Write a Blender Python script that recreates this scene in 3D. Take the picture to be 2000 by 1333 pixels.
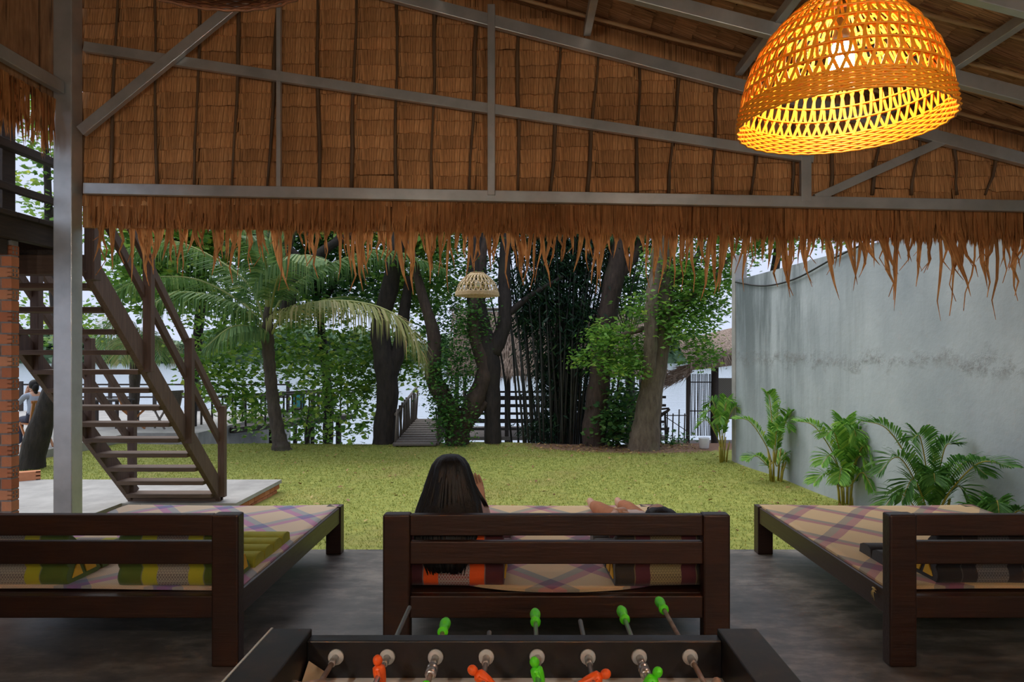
import bpy, bmesh, math, random
import numpy as np
from mathutils import Vector, Matrix

for o in list(bpy.data.objects):
    bpy.data.objects.remove(o, do_unlink=True)
random.seed(7)
RNG = np.random.default_rng(11)
SC = bpy.context.scene
COL = SC.collection

# ------------------------------------------------------------------ camera
F, HZ, CX, CH = 1333.0, 692.0, 1022.0, 1.65
cam = bpy.data.cameras.new('camera')
cam.sensor_width = 36.0
cam.lens = F / 2000.0 * 36.0
cam.shift_x = -(CX - 1000.0) / 2000.0
cam.shift_y = (HZ - 666.5) / 2000.0
cam.clip_end = 2000
camo = bpy.data.objects.new('camera', cam)
camo.location = (0, 0, CH)
camo.rotation_euler = (math.pi / 2, 0, 0)
COL.objects.link(camo)
SC.camera = camo

# ------------------------------------------------------------------ sky and exposure
world = bpy.data.worlds.new('overcast_sky')
SC.world = world
world.use_nodes = True
bg = world.node_tree.nodes['Background']
bg.inputs['Color'].default_value = (0.71, 0.79, 1.0, 1)
bg.inputs['Strength'].default_value = 1.02
sun = bpy.data.lights.new('veiled_sun', 'SUN')      # high sun behind thin cloud: very soft edge
sun.energy = 2.7
sun.angle = math.radians(75)
sun.color = (1.0, 0.96, 0.88)
suno = bpy.data.objects.new('veiled_sun', sun)
suno.rotation_euler = (math.radians(-14), math.radians(-24), 0)
COL.objects.link(suno)
SC.view_settings.view_transform = 'Standard'
SC.view_settings.look = 'None'
SC.view_settings.gamma = 1.0
SC.view_settings.use_curve_mapping = False
SC.view_settings.exposure = 0.0
BULB_POWER = 215.0
BULB_BRIGHT = 3200.0


def P(px, py, Y):
    return Vector(((px - CX) * Y / F, Y, CH - (py - HZ) * Y / F))


def G(px, py, z):
    Y = F * (CH - z) / (py - HZ)
    return Vector(((px - CX) * Y / F, Y, z))


# ------------------------------------------------------------------ material helpers
MATS = {}


class NB:
    def __init__(self, nt):
        self.nt = nt

    def node(self, typ, ins=None, **attrs):
        n = self.nt.nodes.new(typ)
        for k, v in attrs.items():
            setattr(n, k, v)
        for k, v in (ins or {}).items():
            self.put(n.inputs[k], v)
        return n

    def put(self, sock, v):
        if isinstance(v, bpy.types.NodeSocket):
            self.nt.links.new(v, sock)
        elif isinstance(v, (tuple, list)) and len(v) == 3 and sock.type == 'RGBA':
            sock.default_value = (*v, 1)
        else:
            sock.default_value = v

    def m(self, op, a, b=0.0, clamp=False):
        n = self.nt.nodes.new('ShaderNodeMath')
        n.operation = op
        n.use_clamp = clamp
        self.put(n.inputs[0], a)
        self.put(n.inputs[1], b)
        return n.outputs[0]

    def mix(self, fac, a, b, blend='MIX'):
        n = self.nt.nodes.new('ShaderNodeMix')
        n.data_type = 'RGBA'
        n.blend_type = blend
        self.put(n.inputs[0], fac)
        self.put(n.inputs[6], a)
        self.put(n.inputs[7], b)
        return n.outputs[2]

    def noise(self, vec, scale, detail=3, rough=0.55, sc3=None):
        if sc3 is not None:
            vec = self.node('ShaderNodeMapping', {'Vector': vec, 'Scale': sc3}).outputs[0]
        return self.node('ShaderNodeTexNoise', {'Vector': vec, 'Scale': scale, 'Detail': detail, 'Roughness': rough}).outputs[0]

    def ramp(self, fac, stops):
        n = self.nt.nodes.new('ShaderNodeValToRGB')
        self.put(n.inputs[0], fac)
        cr = n.color_ramp
        while len(cr.elements) < len(stops):
            cr.elements.new(0.5)
        for e, (p, c) in zip(cr.elements, stops):
            e.position = p
            e.color = (*c, 1) if len(c) == 3 else c
        return n.outputs[0]

    def obj(self):
        return self.node('ShaderNodeTexCoord').outputs['Object']

    def xyz(self, v):
        n = self.node('ShaderNodeSeparateXYZ', {0: v})
        return n.outputs[0], n.outputs[1], n.outputs[2]

    def bump(self, h, strength=0.3, dist=0.02):
        return self.node('ShaderNodeBump', {'Height': h, 'Strength': strength, 'Distance': dist}).outputs[0]

    def rnd_obj(self):
        return self.node('ShaderNodeObjectInfo').outputs['Random']

    def rnd_island(self):
        return self.node('ShaderNodeNewGeometry').outputs['Random Per Island']


def mat(name, fn=None, color=(0.5, 0.5, 0.5), rough=0.6, metal=0.0):
    if name in MATS:
        return MATS[name]
    m = bpy.data.materials.new(name)
    m.use_nodes = True
    nt = m.node_tree
    bs = nt.nodes['Principled BSDF']
    bs.inputs['Roughness'].default_value = rough
    bs.inputs['Metallic'].default_value = metal
    bs.inputs['Base Color'].default_value = (*color, 1)
    if fn:
        b = NB(nt)
        fn(b, bs)
    MATS[name] = m
    return m


def wood(name, c1, c2, axis=2, scale=6.0, rough=0.5, var=0.15):
    def fn(b, bs):
        s = [9.0, 9.0, 9.0]
        s[axis] = 0.7
        o = b.obj()
        g = b.noise(o, scale, 5, 0.6, sc3=tuple(s))
        c = b.ramp(g, [(0.3, c1), (0.7, c2)])
        r = b.rnd_obj()
        c = b.mix(b.m('MULTIPLY', r, var * 3), c, tuple(x * 0.55 for x in c1))
        b.put(bs.inputs['Base Color'], c)
        b.put(bs.inputs['Roughness'], b.m('ADD', b.m('MULTIPLY', g, 0.2), rough - 0.1))
        b.put(bs.inputs['Normal'], b.bump(g, 0.25, 0.01))
    return mat(name, fn)


def leafmat(name, c_dark, c_mid, c_light, trans=0.42, rough=0.5):
    def fn(b, bs):
        r = b.rnd_island()
        c = b.ramp(r, [(0.0, c_dark), (0.5, c_mid), (0.92, c_light), (1.0, (c_light[0] * 1.5, c_light[1] * 1.15, c_light[2]))])
        b.put(bs.inputs['Base Color'], c)
        bs.inputs['Roughness'].default_value = rough
        bs.inputs['Specular IOR Level'].default_value = 0.3
        tr = b.node('ShaderNodeBsdfTranslucent', {'Color': c})
        mx = b.node('ShaderNodeMixShader', {0: trans, 1: bs.outputs[0], 2: tr.outputs[0]})
        b.nt.links.new(mx.outputs[0], b.nt.nodes['Material Output'].inputs[0])
    return mat(name, fn)


def thatchmat(name, c1, c2, c3, island=False, freq=70.0, trans=0.0):
    def fn(b, bs):
        o = b.obj()
        g = b.noise(o, 1.0, 3, 0.6, sc3=(freq, freq * 0.3, 3.0))
        c = b.ramp(g, [(0.28, c1), (0.5, c2), (0.75, c3)])
        r = b.rnd_island() if island else b.rnd_obj()
        v = b.m('ADD', 0.84, b.m('MULTIPLY', r, 0.30))
        big = b.noise(o, 9.0, 2)
        v = b.m('MULTIPLY', v, b.m('ADD', 0.75, b.m('MULTIPLY', big, 0.5)))
        fs = b.ramp(b.noise(o, 1.0, 2, 0.5, sc3=(freq * 2.2, freq * 0.3, 1.0)), [(0.36, (0.35, 0.35, 0.35)), (0.46, (1, 1, 1))])
        v = b.m('MULTIPLY', v, fs)
        n = b.node('ShaderNodeVectorMath', {0: c}, operation='SCALE')
        b.put(n.inputs['Scale'], v)
        b.put(bs.inputs['Base Color'], n.outputs[0])
        bs.inputs['Roughness'].default_value = 0.75
        bs.inputs['Specular IOR Level'].default_value = 0.2
        b.put(bs.inputs['Normal'], b.bump(g, 0.7, 0.01))
        if trans:
            tr_ = b.node('ShaderNodeBsdfTranslucent', {'Color': n.outputs[0]})
            mx = b.node('ShaderNodeMixShader', {0: trans, 1: bs.outputs[0], 2: tr_.outputs[0]})
            b.nt.links.new(mx.outputs[0], b.nt.nodes['Material Output'].inputs[0])
    return mat(name, fn)


# ---- the palette
M_WOODBED = wood('dark_red_wood', (0.026, 0.009, 0.005), (0.048, 0.018, 0.009), axis=0, rough=0.42)
M_WOODBEDY = wood('dark_red_wood_long', (0.028, 0.011, 0.007), (0.056, 0.022, 0.012), axis=1, rough=0.38)
M_STAIR = wood('weathered_stair_wood', (0.10, 0.062, 0.044), (0.19, 0.125, 0.09), axis=0, rough=0.7)
M_STAIRZ = wood('weathered_stair_post_wood', (0.085, 0.05, 0.038), (0.16, 0.10, 0.075), axis=2, rough=0.7)
M_DARKWOOD = wood('dark_old_wood', (0.03, 0.022, 0.018), (0.07, 0.05, 0.04), axis=1, rough=0.75)
M_PIER = wood('grey_pier_wood', (0.12, 0.10, 0.085), (0.25, 0.21, 0.18), axis=1, rough=0.8)
M_ORANGEWOOD = wood('orange_varnished_wood', (0.35, 0.12, 0.035), (0.5, 0.2, 0.06), axis=2, rough=0.4)
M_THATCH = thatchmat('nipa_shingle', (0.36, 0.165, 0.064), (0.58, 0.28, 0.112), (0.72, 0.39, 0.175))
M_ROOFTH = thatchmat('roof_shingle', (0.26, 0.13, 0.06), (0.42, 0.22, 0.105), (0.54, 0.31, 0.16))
M_FRINGE = thatchmat('dry_fringe_leaf', (0.42, 0.165, 0.055), (0.58, 0.25, 0.085), (0.70, 0.36, 0.14), freq=120, trans=0.35)
M_FRINGES = thatchmat('dry_fringe_mass', (0.42, 0.165, 0.055), (0.56, 0.24, 0.083), (0.68, 0.34, 0.13), island=True, freq=120, trans=0.3)
M_GREYTH = thatchmat('grey_thatch', (0.16, 0.11, 0.085), (0.32, 0.235, 0.19), (0.46, 0.37, 0.31), island=True, freq=40)
M_RIB = wood('dark_bamboo_rib', (0.10, 0.055, 0.026), (0.19, 0.105, 0.048), axis=2, rough=0.6)
M_BAMBOO = wood('pale_bamboo_rod', (0.55, 0.33, 0.15), (0.70, 0.46, 0.24), axis=0, rough=0.5)


def _steel(b, bs):
    o = b.obj()
    g = b.noise(o, 3.0, 4, 0.6, sc3=(1, 1, 1))
    f = b.noise(o, 60, 3)
    c = b.ramp(g, [(0.3, (0.38, 0.385, 0.375)), (0.7, (0.56, 0.56, 0.545))])
    b.put(bs.inputs['Base Color'], c)
    bs.inputs['Metallic'].default_value = 0.5
    b.put(bs.inputs['Roughness'], b.m('ADD', 0.22, b.m('MULTIPLY', f, 0.22)))
    b.put(bs.inputs['Normal'], b.bump(g, 0.15, 0.02))


M_STEEL = mat('galvanised_steel', _steel)


def _floor(b, bs):
    o = b.obj()
    n1 = b.noise(o, 1.1, 6, 0.62)
    n2 = b.noise(o, 7.0, 6, 0.7, sc3=(0.6, 1.4, 1))
    n = b.m('ADD', b.m('MULTIPLY', n1, 0.55), b.m('MULTIPLY', n2, 0.45))
    c = b.ramp(n, [(0.36, (0.035, 0.031, 0.029)), (0.5, (0.12, 0.105, 0.095)), (0.62, (0.27, 0.235, 0.205))])
    b.put(bs.inputs['Base Color'], c)
    b.put(bs.inputs['Roughness'], b.m('ADD', 0.28, b.m('MULTIPLY', n2, 0.28)))
    b.put(bs.inputs['Normal'], b.bump(n2, 0.08, 0.02))


M_FLOOR = mat('polished_dark_concrete', _floor)


def _wall(b, bs):
    o = b.obj()
    x, y, z = b.xyz(o)
    big = b.noise(o, 0.55, 4, 0.6)
    streak = b.noise(o, 1.0, 5, 0.65, sc3=(2.2, 2.2, 0.28))
    fine = b.noise(o, 14, 4, 0.6)
    base = b.ramp(big, [(0.3, (0.28, 0.325, 0.355)), (0.7, (0.48, 0.53, 0.55))])
    # algae streaks run down the far third of the wall
    far = b.node('ShaderNodeMapRange', {'Value': b.m('ADD', y, b.m('MULTIPLY', big, 1.5)), 1: 9.3, 2: 11.2, 3: 0.0, 4: 1.0}).outputs[0]
    up = b.node('ShaderNodeMapRange', {'Value': z, 1: 0.4, 2: 2.2, 3: 0.25, 4: 1.0}).outputs[0]
    st = b.ramp(streak, [(0.38, (0, 0, 0)), (0.58, (1, 1, 1))])
    k = b.m('MULTIPLY', b.m('MULTIPLY', st, far), b.m('MULTIPLY', up, 0.9))
    c = b.mix(k, base, (0.105, 0.135, 0.14))
    st2 = b.ramp(streak, [(0.5, (0, 0, 0)), (0.75, (1, 1, 1))])
    c = b.mix(b.m('MULTIPLY', st2, 0.3), c, (0.24, 0.265, 0.28))
    # rough repaired mortar band about half-way up
    wob = b.m('ADD', z, b.m('MULTIPLY', b.noise(o, 1.6, 4, 0.7), 0.7))
    d = b.m('ABSOLUTE', b.m('SUBTRACT', wob, 1.92))
    band = b.m('SUBTRACT', 1.0, b.m('MULTIPLY', d, 7.0), clamp=True)
    band = b.m('MULTIPLY', band, b.ramp(b.noise(o, 6.0, 5, 0.75), [(0.42, (0, 0, 0)), (0.6, (1, 1, 1))]))
    c = b.mix(b.m('MULTIPLY', band, 0.75), c, (0.19, 0.19, 0.185))
    c = b.mix(b.m('MULTIPLY', fine, 0.18), c, (0.30, 0.32, 0.33))
    b.put(bs.inputs['Base Color'], c)
    bs.inputs['Roughness'].default_value = 0.85
    b.put(bs.inputs['Normal'], b.bump(b.m('ADD', fine, b.m('MULTIPLY', band, 1.5)), 0.25, 0.02))


M_WALL = mat('stained_grey_render', _wall)


def _concrete(b, bs):
    o = b.obj()
    n = b.noise(o, 2.5, 6, 0.65)
    c = b.ramp(n, [(0.3, (0.30, 0.29, 0.275)), (0.7, (0.47, 0.455, 0.43))])
    b.put(bs.inputs['Base Color'], c)
    bs.inputs['Roughness'].default_value = 0.85
    b.put(bs.inputs['Normal'], b.bump(n, 0.2, 0.02))


M_CONC = mat('pale_concrete', _concrete)


def _brick(b, bs):
    o = b.obj()
    n = b.noise(o, 25, 4, 0.6)
    r = b.rnd_obj()
    c = b.ramp(r, [(0.0, (0.48, 0.15, 0.06)), (0.5, (0.62, 0.22, 0.09)), (1.0, (0.70, 0.30, 0.14))])
    c = b.mix(b.m('MULTIPLY', n, 0.45), c, (0.25, 0.10, 0.06))
    b.put(bs.inputs['Base Color'], c)
    bs.inputs['Roughness'].default_value = 0.85
    b.put(bs.inputs['Normal'], b.bump(n, 0.3, 0.01))


M_BRICK = mat('orange_clay_brick', _brick)
M_MORTAR = mat('grey_mortar', lambda b, bs: b.put(bs.inputs['Base Color'], b.ramp(b.noise(b.obj(), 18, 4), [(0.3, (0.16, 0.15, 0.14)), (0.7, (0.30, 0.28, 0.26))])), rough=0.9)


def _lawn(b, bs):
    o = b.obj()
    x, y, z = b.xyz(o)
    n1 = b.noise(o, 0.7, 4, 0.6)
    n2 = b.noise(o, 9, 5, 0.7)
    c = b.ramp(n2, [(0.3, (0.14, 0.17, 0.03)), (0.5, (0.26, 0.29, 0.055)), (0.7, (0.36, 0.36, 0.09))])
    c = b.mix(b.ramp(n1, [(0.5, (0, 0, 0)), (0.75, (0.6, 0.6, 0.6))]), c, (0.30, 0.22, 0.08))
    # bare leaf-strewn soil under the trees by the bank
    dx = b.m('MULTIPLY', b.m('SUBTRACT', x, 2.6), 0.36)
    dy = b.m('MULTIPLY', b.m('SUBTRACT', y, 15.0), 0.75)
    d = b.m('SQRT', b.m('ADD', b.m('MULTIPLY', dx, dx), b.m('MULTIPLY', dy, dy)))
    d = b.m('ADD', d, b.m('MULTIPLY', b.m('SUBTRACT', n2, 0.5), 0.6))
    k = b.ramp(d, [(0.85, (1, 1, 1)), (1.0, (0, 0, 0))])
    c = b.mix(k, c, (0.22, 0.12, 0.075))
    b.put(bs.inputs['Base Color'], c)
    bs.inputs['Roughness'].default_value = 0.95
    b.put(bs.inputs['Normal'], b.bump(n2, 0.5, 0.03))


M_LAWN = mat('cropped_lawn', _lawn)
M_BLADE = leafmat('grass_blade', (0.15, 0.20, 0.03), (0.28, 0.33, 0.06), (0.42, 0.42, 0.11), trans=0.3)
M_LITTER = leafmat('fallen_leaf', (0.16, 0.07, 0.03), (0.35, 0.20, 0.08), (0.5, 0.38, 0.14), trans=0.1)


def _water(b, bs):
    o = b.obj()
    n = b.noise(o, 1.0, 3, 0.5, sc3=(0.6, 2.4, 1))
    bs.inputs['Base Color'].default_value = (0.34, 0.40, 0.45, 1)
    bs.inputs['Roughness'].default_value = 0.16
    bs.inputs['IOR'].default_value = 1.33
    b.put(bs.inputs['Normal'], b.bump(n, 0.25, 0.08))


M_WATER = mat('river_water', _water)


def _bark(c1, c2):
    def fn(b, bs):
        o = b.obj()
        n = b.noise(o, 5, 5, 0.65, sc3=(3, 3, 0.8))
        g = b.noise(o, 2.2, 3)
        c = b.ramp(n, [(0.3, c1), (0.7, c2)])
        c = b.mix(b.ramp(g, [(0.55, (0, 0, 0)), (0.7, (0.35, 0.35, 0.35))]), c, (c2[0] * 1.1, c2[1] * 1.5, c2[2] * 1.1))
        b.put(bs.inputs['Base Color'], c)
        bs.inputs['Roughness'].default_value = 0.9
        b.put(bs.inputs['Normal'], b.bump(n, 0.7, 0.05))
    return fn


M_BARKD = mat('dark_bark', _bark((0.014, 0.011, 0.010), (0.042, 0.031, 0.026)))
M_BARKB = mat('brown_bark', _bark((0.032, 0.021, 0.016), (0.085, 0.056, 0.042)))
M_BARKL = mat('pale_bark', _bark((0.085, 0.062, 0.042), (0.20, 0.155, 0.105)))
M_PALMT = mat('palm_trunk', _bark((0.04, 0.03, 0.024), (0.10, 0.078, 0.06)))
M_LEAF_A = leafmat('heart_leaf', (0.0765, 0.187, 0.034), (0.187, 0.374, 0.0595), (0.391, 0.561, 0.102))
M_LEAF_B = leafmat('deep_green_leaf', (0.0255, 0.0935, 0.0272), (0.068, 0.187, 0.051), (0.1445, 0.289, 0.068))
M_LEAF_C = leafmat('fresh_green_leaf', (0.0805, 0.2185, 0.0345), (0.161, 0.3565, 0.0575), (0.2875, 0.483, 0.0805))
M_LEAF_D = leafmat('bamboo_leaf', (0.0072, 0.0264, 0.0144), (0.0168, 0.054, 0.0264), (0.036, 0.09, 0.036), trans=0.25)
M_LEAF_E = leafmat('vine_leaf', (0.03, 0.1125, 0.027), (0.075, 0.21, 0.045), (0.15, 0.315, 0.0675))
M_FROND = leafmat('coconut_frond', (0.0675, 0.1485, 0.0473), (0.135, 0.2565, 0.0743), (0.2565, 0.3645, 0.1215))
M_FRONDY = leafmat('yellowing_frond', (0.20, 0.24, 0.07), (0.36, 0.38, 0.14), (0.52, 0.45, 0.22))
M_ARECA = leafmat('areca_leaf', (0.084, 0.238, 0.035), (0.182, 0.42, 0.063), (0.364, 0.588, 0.098))
M_ARECAD = leafmat('areca_leaf_deep', (0.039, 0.13, 0.026), (0.091, 0.247, 0.0455), (0.156, 0.338, 0.065))
M_STEM = mat('yellow_palm_stem', lambda b, bs: b.put(bs.inputs['Base Color'], b.ramp(b.noise(b.obj(), 8, 2), [(0.35, (0.25, 0.22, 0.03)), (0.7, (0.45, 0.36, 0.06))])), rough=0.45)
M_RACHIS = mat('frond_midrib', color=(0.30, 0.33, 0.10), rough=0.5)
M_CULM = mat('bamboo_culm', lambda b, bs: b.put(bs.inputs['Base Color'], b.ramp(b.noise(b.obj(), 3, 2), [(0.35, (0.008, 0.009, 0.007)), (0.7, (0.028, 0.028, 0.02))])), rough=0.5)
M_FARTREE = leafmat('far_shore_leaf', (0.13, 0.22, 0.12), (0.19, 0.30, 0.16), (0.25, 0.36, 0.19), trans=0.1)


def plaid(name, base, bandA, bandB, cross, period=0.50):
    def fn(b, bs):
        o = b.obj()
        x, y, z = b.xyz(o)
        wob = b.m('MULTIPLY', b.m('SUBTRACT', b.noise(o, 2.0, 2), 0.5), 0.06)
        u = b.m('DIVIDE', b.m('ADD', b.m('ADD', x, b.m('MULTIPLY', y, 0.8)), wob), period)
        v = b.m('DIVIDE', b.m('ADD', b.m('SUBTRACT', x, b.m('MULTIPLY', y, 0.8)), wob), period)
        fu = b.m('FRACT', b.m('ADD', u, 20.0))
        fv = b.m('FRACT', b.m('ADD', v, 20.0))

        def band(f, lo, hi):
            return b.m('MULTIPLY', b.m('GREATER_THAN', f, lo), b.m('LESS_THAN', f, hi))
        a1, a2 = band(fu, 0.30, 0.45), band(fu, 0.45, 0.60)
        b1, b2 = band(fv, 0.30, 0.45), band(fv, 0.45, 0.60)
        wv = b.node('ShaderNodeTexChecker', {'Vector': o, 'Scale': 130.0}).outputs[1]
        c = b.mix(b.m('MULTIPLY', wv, 0.16), base, tuple(q * 0.55 for q in base))
        c = b.mix(b.m('MULTIPLY', a1, 0.80), c, bandA)
        c = b.mix(b.m('MULTIPLY', a2, 0.80), c, bandB)
        c = b.mix(b.m('MULTIPLY', b1, 0.72), c, bandB)
        c = b.mix(b.m('MULTIPLY', b2, 0.72), c, bandA)
        both = b.m('MULTIPLY', b.m('ADD', a1, a2, clamp=True), b.m('ADD', b1, b2, clamp=True))
        c = b.mix(b.m('MULTIPLY', both, 0.6), c, cross)
        b.put(bs.inputs['Base Color'], c)
        bs.inputs['Roughness'].default_value = 0.75
        b.put(bs.inputs['Normal'], b.bump(wv, 0.15, 0.004))
    return mat(name, fn)


M_MATL = plaid('violet_plaid_weave', (0.62, 0.47, 0.33), (0.42, 0.16, 0.34), (0.27, 0.30, 0.33), (0.10, 0.12, 0.30))
M_MATM = plaid('rose_plaid_weave', (0.60, 0.42, 0.23), (0.38, 0.15, 0.19), (0.21, 0.22, 0.20), (0.14, 0.03, 0.10))
M_MATR = plaid('ochre_plaid_weave', (0.58, 0.40, 0.21), (0.33, 0.12, 0.15), (0.19, 0.18, 0.16), (0.13, 0.04, 0.09))


def bands(name, mid, c1, c2, line):
    """cushion cloth: woven centre panel, a coloured band each side, darker ends; runs along local x (cloth half-width 1)"""
    def fn(b, bs):
        o = b.obj()
        x, y, z = b.xyz(o)
        a = b.m('ABSOLUTE', x)
        wv = b.node('ShaderNodeTexChecker', {'Vector': b.node('ShaderNodeMapping', {'Vector': o, 'Rotation': (0.0, 0.0, 0.78), 'Scale': (90, 90, 90)}).outputs[0], 'Scale': 1.0}).outputs[1]
        c = b.mix(b.m('MULTIPLY', wv, 0.8), mid, line)
        c = b.mix(b.m('GREATER_THAN', a, 0.085), c, c1)
        c = b.mix(b.m('GREATER_THAN', a, 0.165), c, c2)
        d = b.m('ABSOLUTE', b.m('SUBTRACT', a, 0.168))
        c = b.mix(b.m('MULTIPLY', b.m('LESS_THAN', d, 0.003), 0.4), c, mid)
        b.put(bs.inputs['Base Color'], c)
        bs.inputs['Roughness'].default_value = 0.85
        bs.inputs['Sheen Weight'].default_value = 0.15
        b.put(bs.inputs['Normal'], b.bump(b.noise(o, 90, 2), 0.2, 0.004))
    return mat(name, fn)


M_CUSH_O = bands('orange_maroon_cloth', (0.42, 0.36, 0.33), (0.85, 0.10, 0.008), (0.075, 0.012, 0.018), (0.28, 0.03, 0.03))
M_CUSH_B = bands('brown_maroon_cloth', (0.36, 0.28, 0.13), (0.10, 0.02, 0.03), (0.035, 0.028, 0.022), (0.13, 0.09, 0.05))
M_CUSH_G = bands('green_yellow_cloth', (0.36, 0.33, 0.27), (0.42, 0.40, 0.02), (0.085, 0.13, 0.015), (0.13, 0.10, 0.10))
M_CUSH_K = bands('black_grey_cloth', (0.16, 0.15, 0.15), (0.025, 0.018, 0.02), (0.014, 0.012, 0.014), (0.05, 0.05, 0.05))
M_YELLOW = mat('yellow_trim_cloth', color=(0.75, 0.42, 0.03), rough=0.8)
M_SKIN = mat('skin', lambda b, bs: (b.put(bs.inputs['Base Color'], b.ramp(b.noise(b.obj(), 14, 2), [(0.3, (0.52, 0.28, 0.18)), (0.7, (0.60, 0.34, 0.23))]))), rough=0.5)


def _hair(b, bs):
    o = b.obj()
    n = b.noise(o, 1.0, 3, 0.6, sc3=(120, 120, 2.5))
    b.put(bs.inputs['Base Color'], b.ramp(n, [(0.3, (0.003, 0.0025, 0.0025)), (0.75, (0.012, 0.009, 0.008))]))
    bs.inputs['Roughness'].default_value = 0.5
    bs.inputs['Specular IOR Level'].default_value = 0.3
    b.put(bs.inputs['Normal'], b.bump(n, 0.5, 0.006))


M_HAIR = mat('black_hair', _hair)


def cloth(name, c):
    return mat(name, lambda b, bs: (b.put(bs.inputs['Base Color'], b.ramp(b.noise(b.obj(), 11, 3), [(0.3, tuple(q * 0.8 for q in c)), (0.7, c)])), b.put(bs.inputs['Normal'], b.bump(b.noise(b.obj(), 6, 3), 0.3, 0.02))), rough=0.9)


M_MAUVE = cloth('pale_mauve_cloth', (0.46, 0.34, 0.35))
M_GREYSHIRT = cloth('grey_blue_cloth', (0.36, 0.41, 0.50))
M_PALECLOTH = cloth('pale_pink_cloth', (0.62, 0.47, 0.42))
M_RUST = cloth('rust_cloth', (0.48, 0.18, 0.08))
M_DARKCLOTH = cloth('dark_blue_cloth', (0.05, 0.055, 0.09))
M_EYE = mat('eye_dark', color=(0.02, 0.015, 0.012), rough=0.2)
M_LIP = mat('lip', color=(0.40, 0.14, 0.12), rough=0.5)


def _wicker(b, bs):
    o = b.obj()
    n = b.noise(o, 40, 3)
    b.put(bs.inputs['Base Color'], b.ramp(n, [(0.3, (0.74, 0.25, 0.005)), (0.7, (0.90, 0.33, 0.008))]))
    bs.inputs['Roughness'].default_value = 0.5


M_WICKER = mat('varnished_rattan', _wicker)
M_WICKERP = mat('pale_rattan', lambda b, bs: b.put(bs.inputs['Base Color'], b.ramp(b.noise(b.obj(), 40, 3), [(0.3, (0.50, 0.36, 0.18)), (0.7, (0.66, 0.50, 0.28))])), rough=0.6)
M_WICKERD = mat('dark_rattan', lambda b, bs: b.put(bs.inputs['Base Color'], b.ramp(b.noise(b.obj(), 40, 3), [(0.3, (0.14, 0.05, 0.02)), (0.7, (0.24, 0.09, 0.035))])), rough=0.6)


def _bulb(b, bs):
    bs.inputs['Base Color'].default_value = (0.9, 0.9, 0.9, 1)
    bs.inputs['Emission Color'].default_value = (1.0, 0.92, 0.80, 1)
    bs.inputs['Emission Strength'].default_value = BULB_POWER


M_BULB = mat('lit_bulb', _bulb)


def _bulb2(b, bs):
    _bulb(b, bs)
    bs.inputs['Emission Strength'].default_value = BULB_BRIGHT


M_BULB2 = mat('lit_bulb_bright', _bulb2)
M_BULBOFF = mat('unlit_bulb', color=(0.8, 0.8, 0.78), rough=0.3)
M_BLACKPL = mat('black_plastic', color=(0.015, 0.015, 0.016), rough=0.4)
M_CABLE = mat('black_cable', color=(0.02, 0.02, 0.022), rough=0.6)


def _lam(b, bs):
    o = b.obj()
    n = b.noise(o, 9, 5, 0.7)
    b.put(bs.inputs['Base Color'], b.ramp(n, [(0.4, (0.007, 0.007, 0.009)), (0.8, (0.022, 0.02, 0.02))]))
    b.put(bs.inputs['Roughness'], b.m('ADD', 0.22, b.m('MULTIPLY', n, 0.35)))


M_LAM = mat('black_laminate', _lam)
M_WORN = mat('worn_black_laminate', lambda b, bs: (b.put(bs.inputs['Base Color'], b.ramp(b.noise(b.obj(), 10, 5, 0.7), [(0.42, (0.008, 0.007, 0.007)), (0.58, (0.022, 0.014, 0.010)), (0.75, (0.07, 0.048, 0.035))]))), rough=0.4)
M_FIELD = mat('white_playfield', lambda b, bs: b.put(bs.inputs['Base Color'], b.ramp(b.noise(b.obj(), 6, 5), [(0.35, (0.50, 0.46, 0.43)), (0.65, (0.68, 0.65, 0.62))])), rough=0.5)
M_ORANGE = mat('orange_plastic', color=(0.95, 0.12, 0.01), rough=0.4)
M_GREEN = mat('neon_green_plastic', color=(0.10, 0.78, 0.01), rough=0.4)
M_CHROME = mat('dull_chrome', color=(0.55, 0.53, 0.52), rough=0.3, metal=0.85)
M_RUSTROD = mat('rusty_rod', lambda b, bs: b.put(bs.inputs['Base Color'], b.ramp(b.noise(b.obj(), 22, 4), [(0.35, (0.24, 0.12, 0.07)), (0.65, (0.42, 0.32, 0.26))])), rough=0.45, metal=0.3)
M_WASHER = mat('pale_grey_plastic', color=(0.50, 0.50, 0.48), rough=0.45)
M_SPONGE = mat('beige_foam', color=(0.55, 0.43, 0.28), rough=0.95)
M_TEAL = mat('teal_paint', color=(0.05, 0.35, 0.42), rough=0.5)
M_WHITEP = mat('white_paint', color=(0.75, 0.77, 0.78), rough=0.6)


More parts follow.
